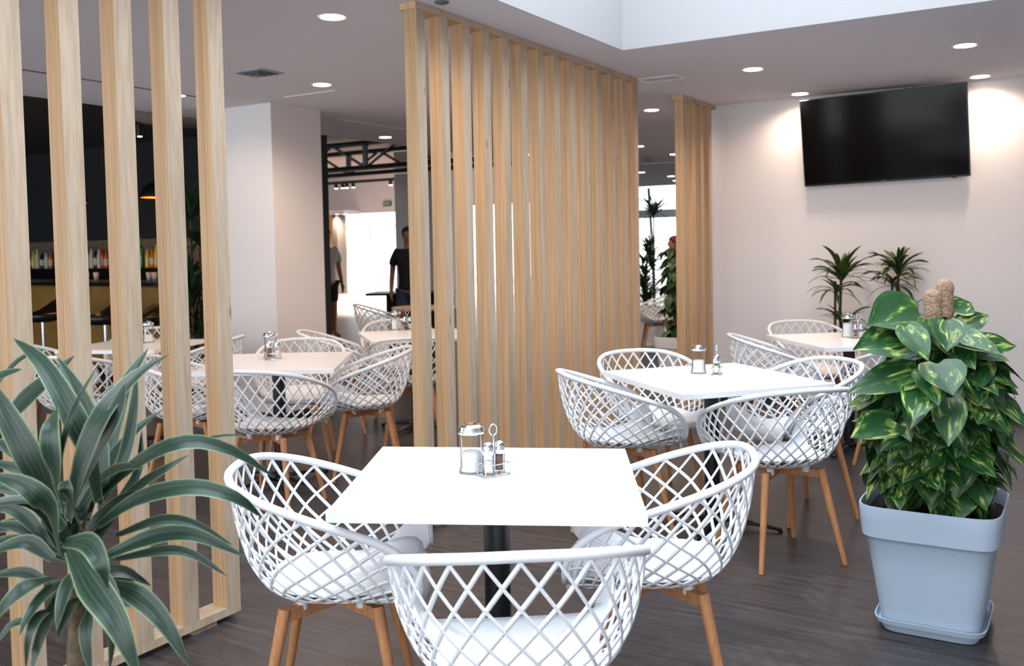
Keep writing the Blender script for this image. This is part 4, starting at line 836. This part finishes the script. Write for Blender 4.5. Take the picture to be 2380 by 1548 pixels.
# ------------------------------------------------------------------ people
M_skin = mat('skin', (176, 118, 90), .55, noise=.06, nscale=6); M_hair = mat('dark_hair', (40, 28, 24), .6); M_redhair = mat('auburn_hair', (120, 44, 40), .6)
def skinbody(name, V, E, root_i, m, parent, lv=2):
    me = bpy.data.meshes.new(name); me.from_pydata([v[0] for v in V], E, []); o = bpy.data.objects.new(name, me); COL.objects.link(o); o.parent = parent; me.materials.append(m)
    md = o.modifiers.new('skin', 'SKIN'); md.use_smooth_shade = True
    for i, (c, r_) in enumerate(V):
        sv = me.skin_vertices[0].data[i]; sv.radius = r_ if isinstance(r_, tuple) else (r_, r_); sv.use_root = (i == root_i)
    sb = o.modifiers.new('sub', 'SUBSURF'); sb.levels = lv; sb.render_levels = lv
    return o
def person(p, deg, label, shirt, short, hair, arms='down', seated=False, sc_=1.0, sleeve=True, haircap=1.0):
    root = empty('person', p, R(deg)); root.scale = (sc_,)*3; tag(root, label, 'person')
    kz = .45 if seated else .92; dz = kz-.92   # pelvis height
    def up_(z): return z+dz
    V = [((0, 0, up_(.95)), (.15, .10)), ((0, -.01, up_(1.12)), (.13, .09)), ((0, -.01, up_(1.30)), (.155, .10)), ((0, 0, up_(1.44)), (.10, .075)), ((0, .01, up_(1.52)), .052), ((0, .02, up_(1.60)), (.072, .085)), ((0, .015, up_(1.68)), (.075, .09)), ((0, .01, up_(1.74)), (.05, .06))]
    E = [(0, 1), (1, 2), (2, 3), (3, 4), (4, 5), (5, 6), (6, 7)]
    hands = []
    for s in (-1, 1):
        b = len(V)
        if arms == 'down': J = [(s*.17, 0, up_(1.42)), (s*.22, -.01, up_(1.30)), (s*.25, -.05, up_(1.13)), (s*.25, .02, up_(.96)), (s*.245, .06, up_(.86))]
        else: J = [(s*.16, 0, up_(1.42)), (s*.20, -.02, up_(1.30)), (s*.22, .0, up_(1.14)), (s*.12, .17, up_(1.12)), (s*.02, .20, up_(1.16))]
        if seated: J = [(s*.16, 0, up_(1.42)), (s*.20, .0, up_(1.30)), (s*.22, .04, up_(1.16)), (s*.17, .22, up_(1.12)), (s*.12, .30, up_(1.12))]
        V += list(zip(J, (.058, .050, .042, .034, .026))); E += [(2, b), (b, b+1), (b+1, b+2), (b+2, b+3), (b+3, b+4)]
        w_ = Vector(J[4]); d = (w_-Vector(J[3])).normalized(); pc = len(V); V.append((tuple(w_+d*.05), (.036, .018))); E.append((b+4, pc)); pal = w_+d*.05; sd = d.cross(Vector((s, 0, 0))).normalized()
        for k, ln in enumerate((.062, .072, .068, .054)):
            q = pal+d*.03+sd*(.024-.016*k); c = len(V); V.append((tuple(q), .011)); V.append((tuple(q+d*ln*.5-Vector((s*.006, 0, 0))), .0095)); V.append((tuple(q+d*ln-Vector((s*.018, 0, 0))), .008)); E += [(pc, c), (c, c+1), (c+1, c+2)]
        c = len(V); V.append((tuple(pal+sd*.038), .011)); V.append((tuple(pal+sd*.055+d*.035), .009)); E += [(pc, c), (c, c+1)]
    for s in (-1, 1):
        b = len(V)
        if seated: J = [(s*.09, .04, up_(.88)), (s*.11, .22, up_(.93)), (s*.12, .44, up_(.93)), (s*.12, .46, .28), (s*.12, .45, .09), (s*.12, .52, .045), (s*.12, .60, .035)]
        else: J = [(s*.09, 0, .86), (s*.10, .01, .68), (s*.11, .02, .49), (s*.12, -.02, .30), (s*.125, -.02, .09), (s*.13, .05, .045), (s*.14, .15, .03)]
        V += list(zip(J, (.090, .082, .058, .054, .036, (.04, .035), (.036, .025)))); E += [(0, b)]+[(b+i, b+i+1) for i in range(6)]
    skinbody('body', V, E, 0, M_skin, root)
    # face: nose, ears, eyes, mouth
    hz = up_(1.64); fm = MB(); fm.tube([(0, .085, hz+.01), (0, .112, hz-.022), (0, .095, hz-.034)], [.006, .013, .009], n=8)
    for s in (-1, 1): fm.tube([(s*.072, .005, hz+.015), (s*.082, -.004, hz), (s*.072, .004, hz-.026)], [.008, .011, .007], n=8)
    fm.obj('nose_and_ears', M_skin, root, True)
    ey = MB(); [ey.lathe([(0, -.009), (.0075, -.005), (.009, 0), (.0075, .005), (0, .009)], 10, (s*.030, .092, hz+.012)) for s in (-1, 1)]; ey.obj('eyes', mat('eye_dark', (30, 24, 22), .3), root, True)
    MB().tube([(-.024, .088, hz-.058), (0, .100, hz-.060), (.024, .088, hz-.058)], [.003, .006, .003], n=8).obj('mouth', mat('lips', (150, 80, 72), .5), root, True)
    hb = MB(); hb.lathe([(.086, -.02), (.094, .02), (.092, .06), (.07, .10), (.03, .122), (0, .126)], 24, (0, 0, 0)); hb.v = [(x, y*1.12-.012+(-.02 if z < .03 else 0), z+hz+.015+(.03*max(0, y/.09) if z < .05 else 0)) for x, y, z in hb.v]
    if haircap > 1: hb.tube([(0, -.10, hz+.06), (0, -.135, hz+.01), (0, -.12, hz-.05)], [.04, .05, .03], n=12)
    hb.obj('hair', hair, root, True)
    # shirt and shorts as fitted outer layers
    off = .018
    SV = [((0, 0, up_(.84)), (.17, .125)), ((0, 0, up_(.95)), (.168, .120)), ((0, -.01, up_(1.12)), (.152, .112)), ((0, -.01, up_(1.30)), (.172, .120)), ((0, 0, up_(1.43)), (.115, .090)), ((0, .006, up_(1.475)), .066)]; SE = [(0, 1), (1, 2), (2, 3), (3, 4), (4, 5)]
    if sleeve:
        for s in (-1, 1): b = len(SV); SV += [((s*.17, 0, up_(1.415)), .074), ((s*.22, -.01, up_(1.30)), .068), ((s*.240, -.03, up_(1.21)), .066)]; SE += [(3, b), (b, b+1), (b+1, b+2)]
    skinbody('shirt', SV, SE, 0, shirt, root)
    if seated: SV = [((0, 0, up_(.93)), (.165, .115))] + [x for s in (-1, 1) for x in (((s*.09, .04, up_(.88)), .108), ((s*.11, .22, up_(.93)), .095), ((s*.12, .40, up_(.93)), .08))]
    else: SV = [((0, 0, .955), (.160, .115))] + [x for s in (-1, 1) for x in (((s*.09, 0, .86), .106), ((s*.10, .01, .68), .098), ((s*.108, .018, .55), .085))]
    skinbody('shorts', SV, [(0, 1), (1, 2), (2, 3), (0, 4), (4, 5), (5, 6)], 0, short, root)
    return root
m_ = at(757, 578, 15.2); person((m_.x, m_.y, 0), 250, 'person in a white t-shirt and dark shorts standing beside the pillar edge', mat('white_tshirt', (215, 205, 200), .8), mat('dark_shorts', (40, 38, 44), .8), M_hair, sc_=1.0)
m_ = at(949, 578, 13.0); person((m_.x, m_.y, 0), 205, 'person in a dark top and blue denim standing at the central screen edge', mat('dark_top', (36, 34, 40), .8), mat('denim', (70, 80, 108), .85), M_hair, sc_=.97, haircap=2)
m_ = at(1566, 578, 14.0); person((m_.x, m_.y, 0), 120, 'person with auburn hair and green top far behind, beside the short screen', mat('green_top', (56, 120, 40), .8), MC['dark_shorts'], M_redhair, sc_=.865)
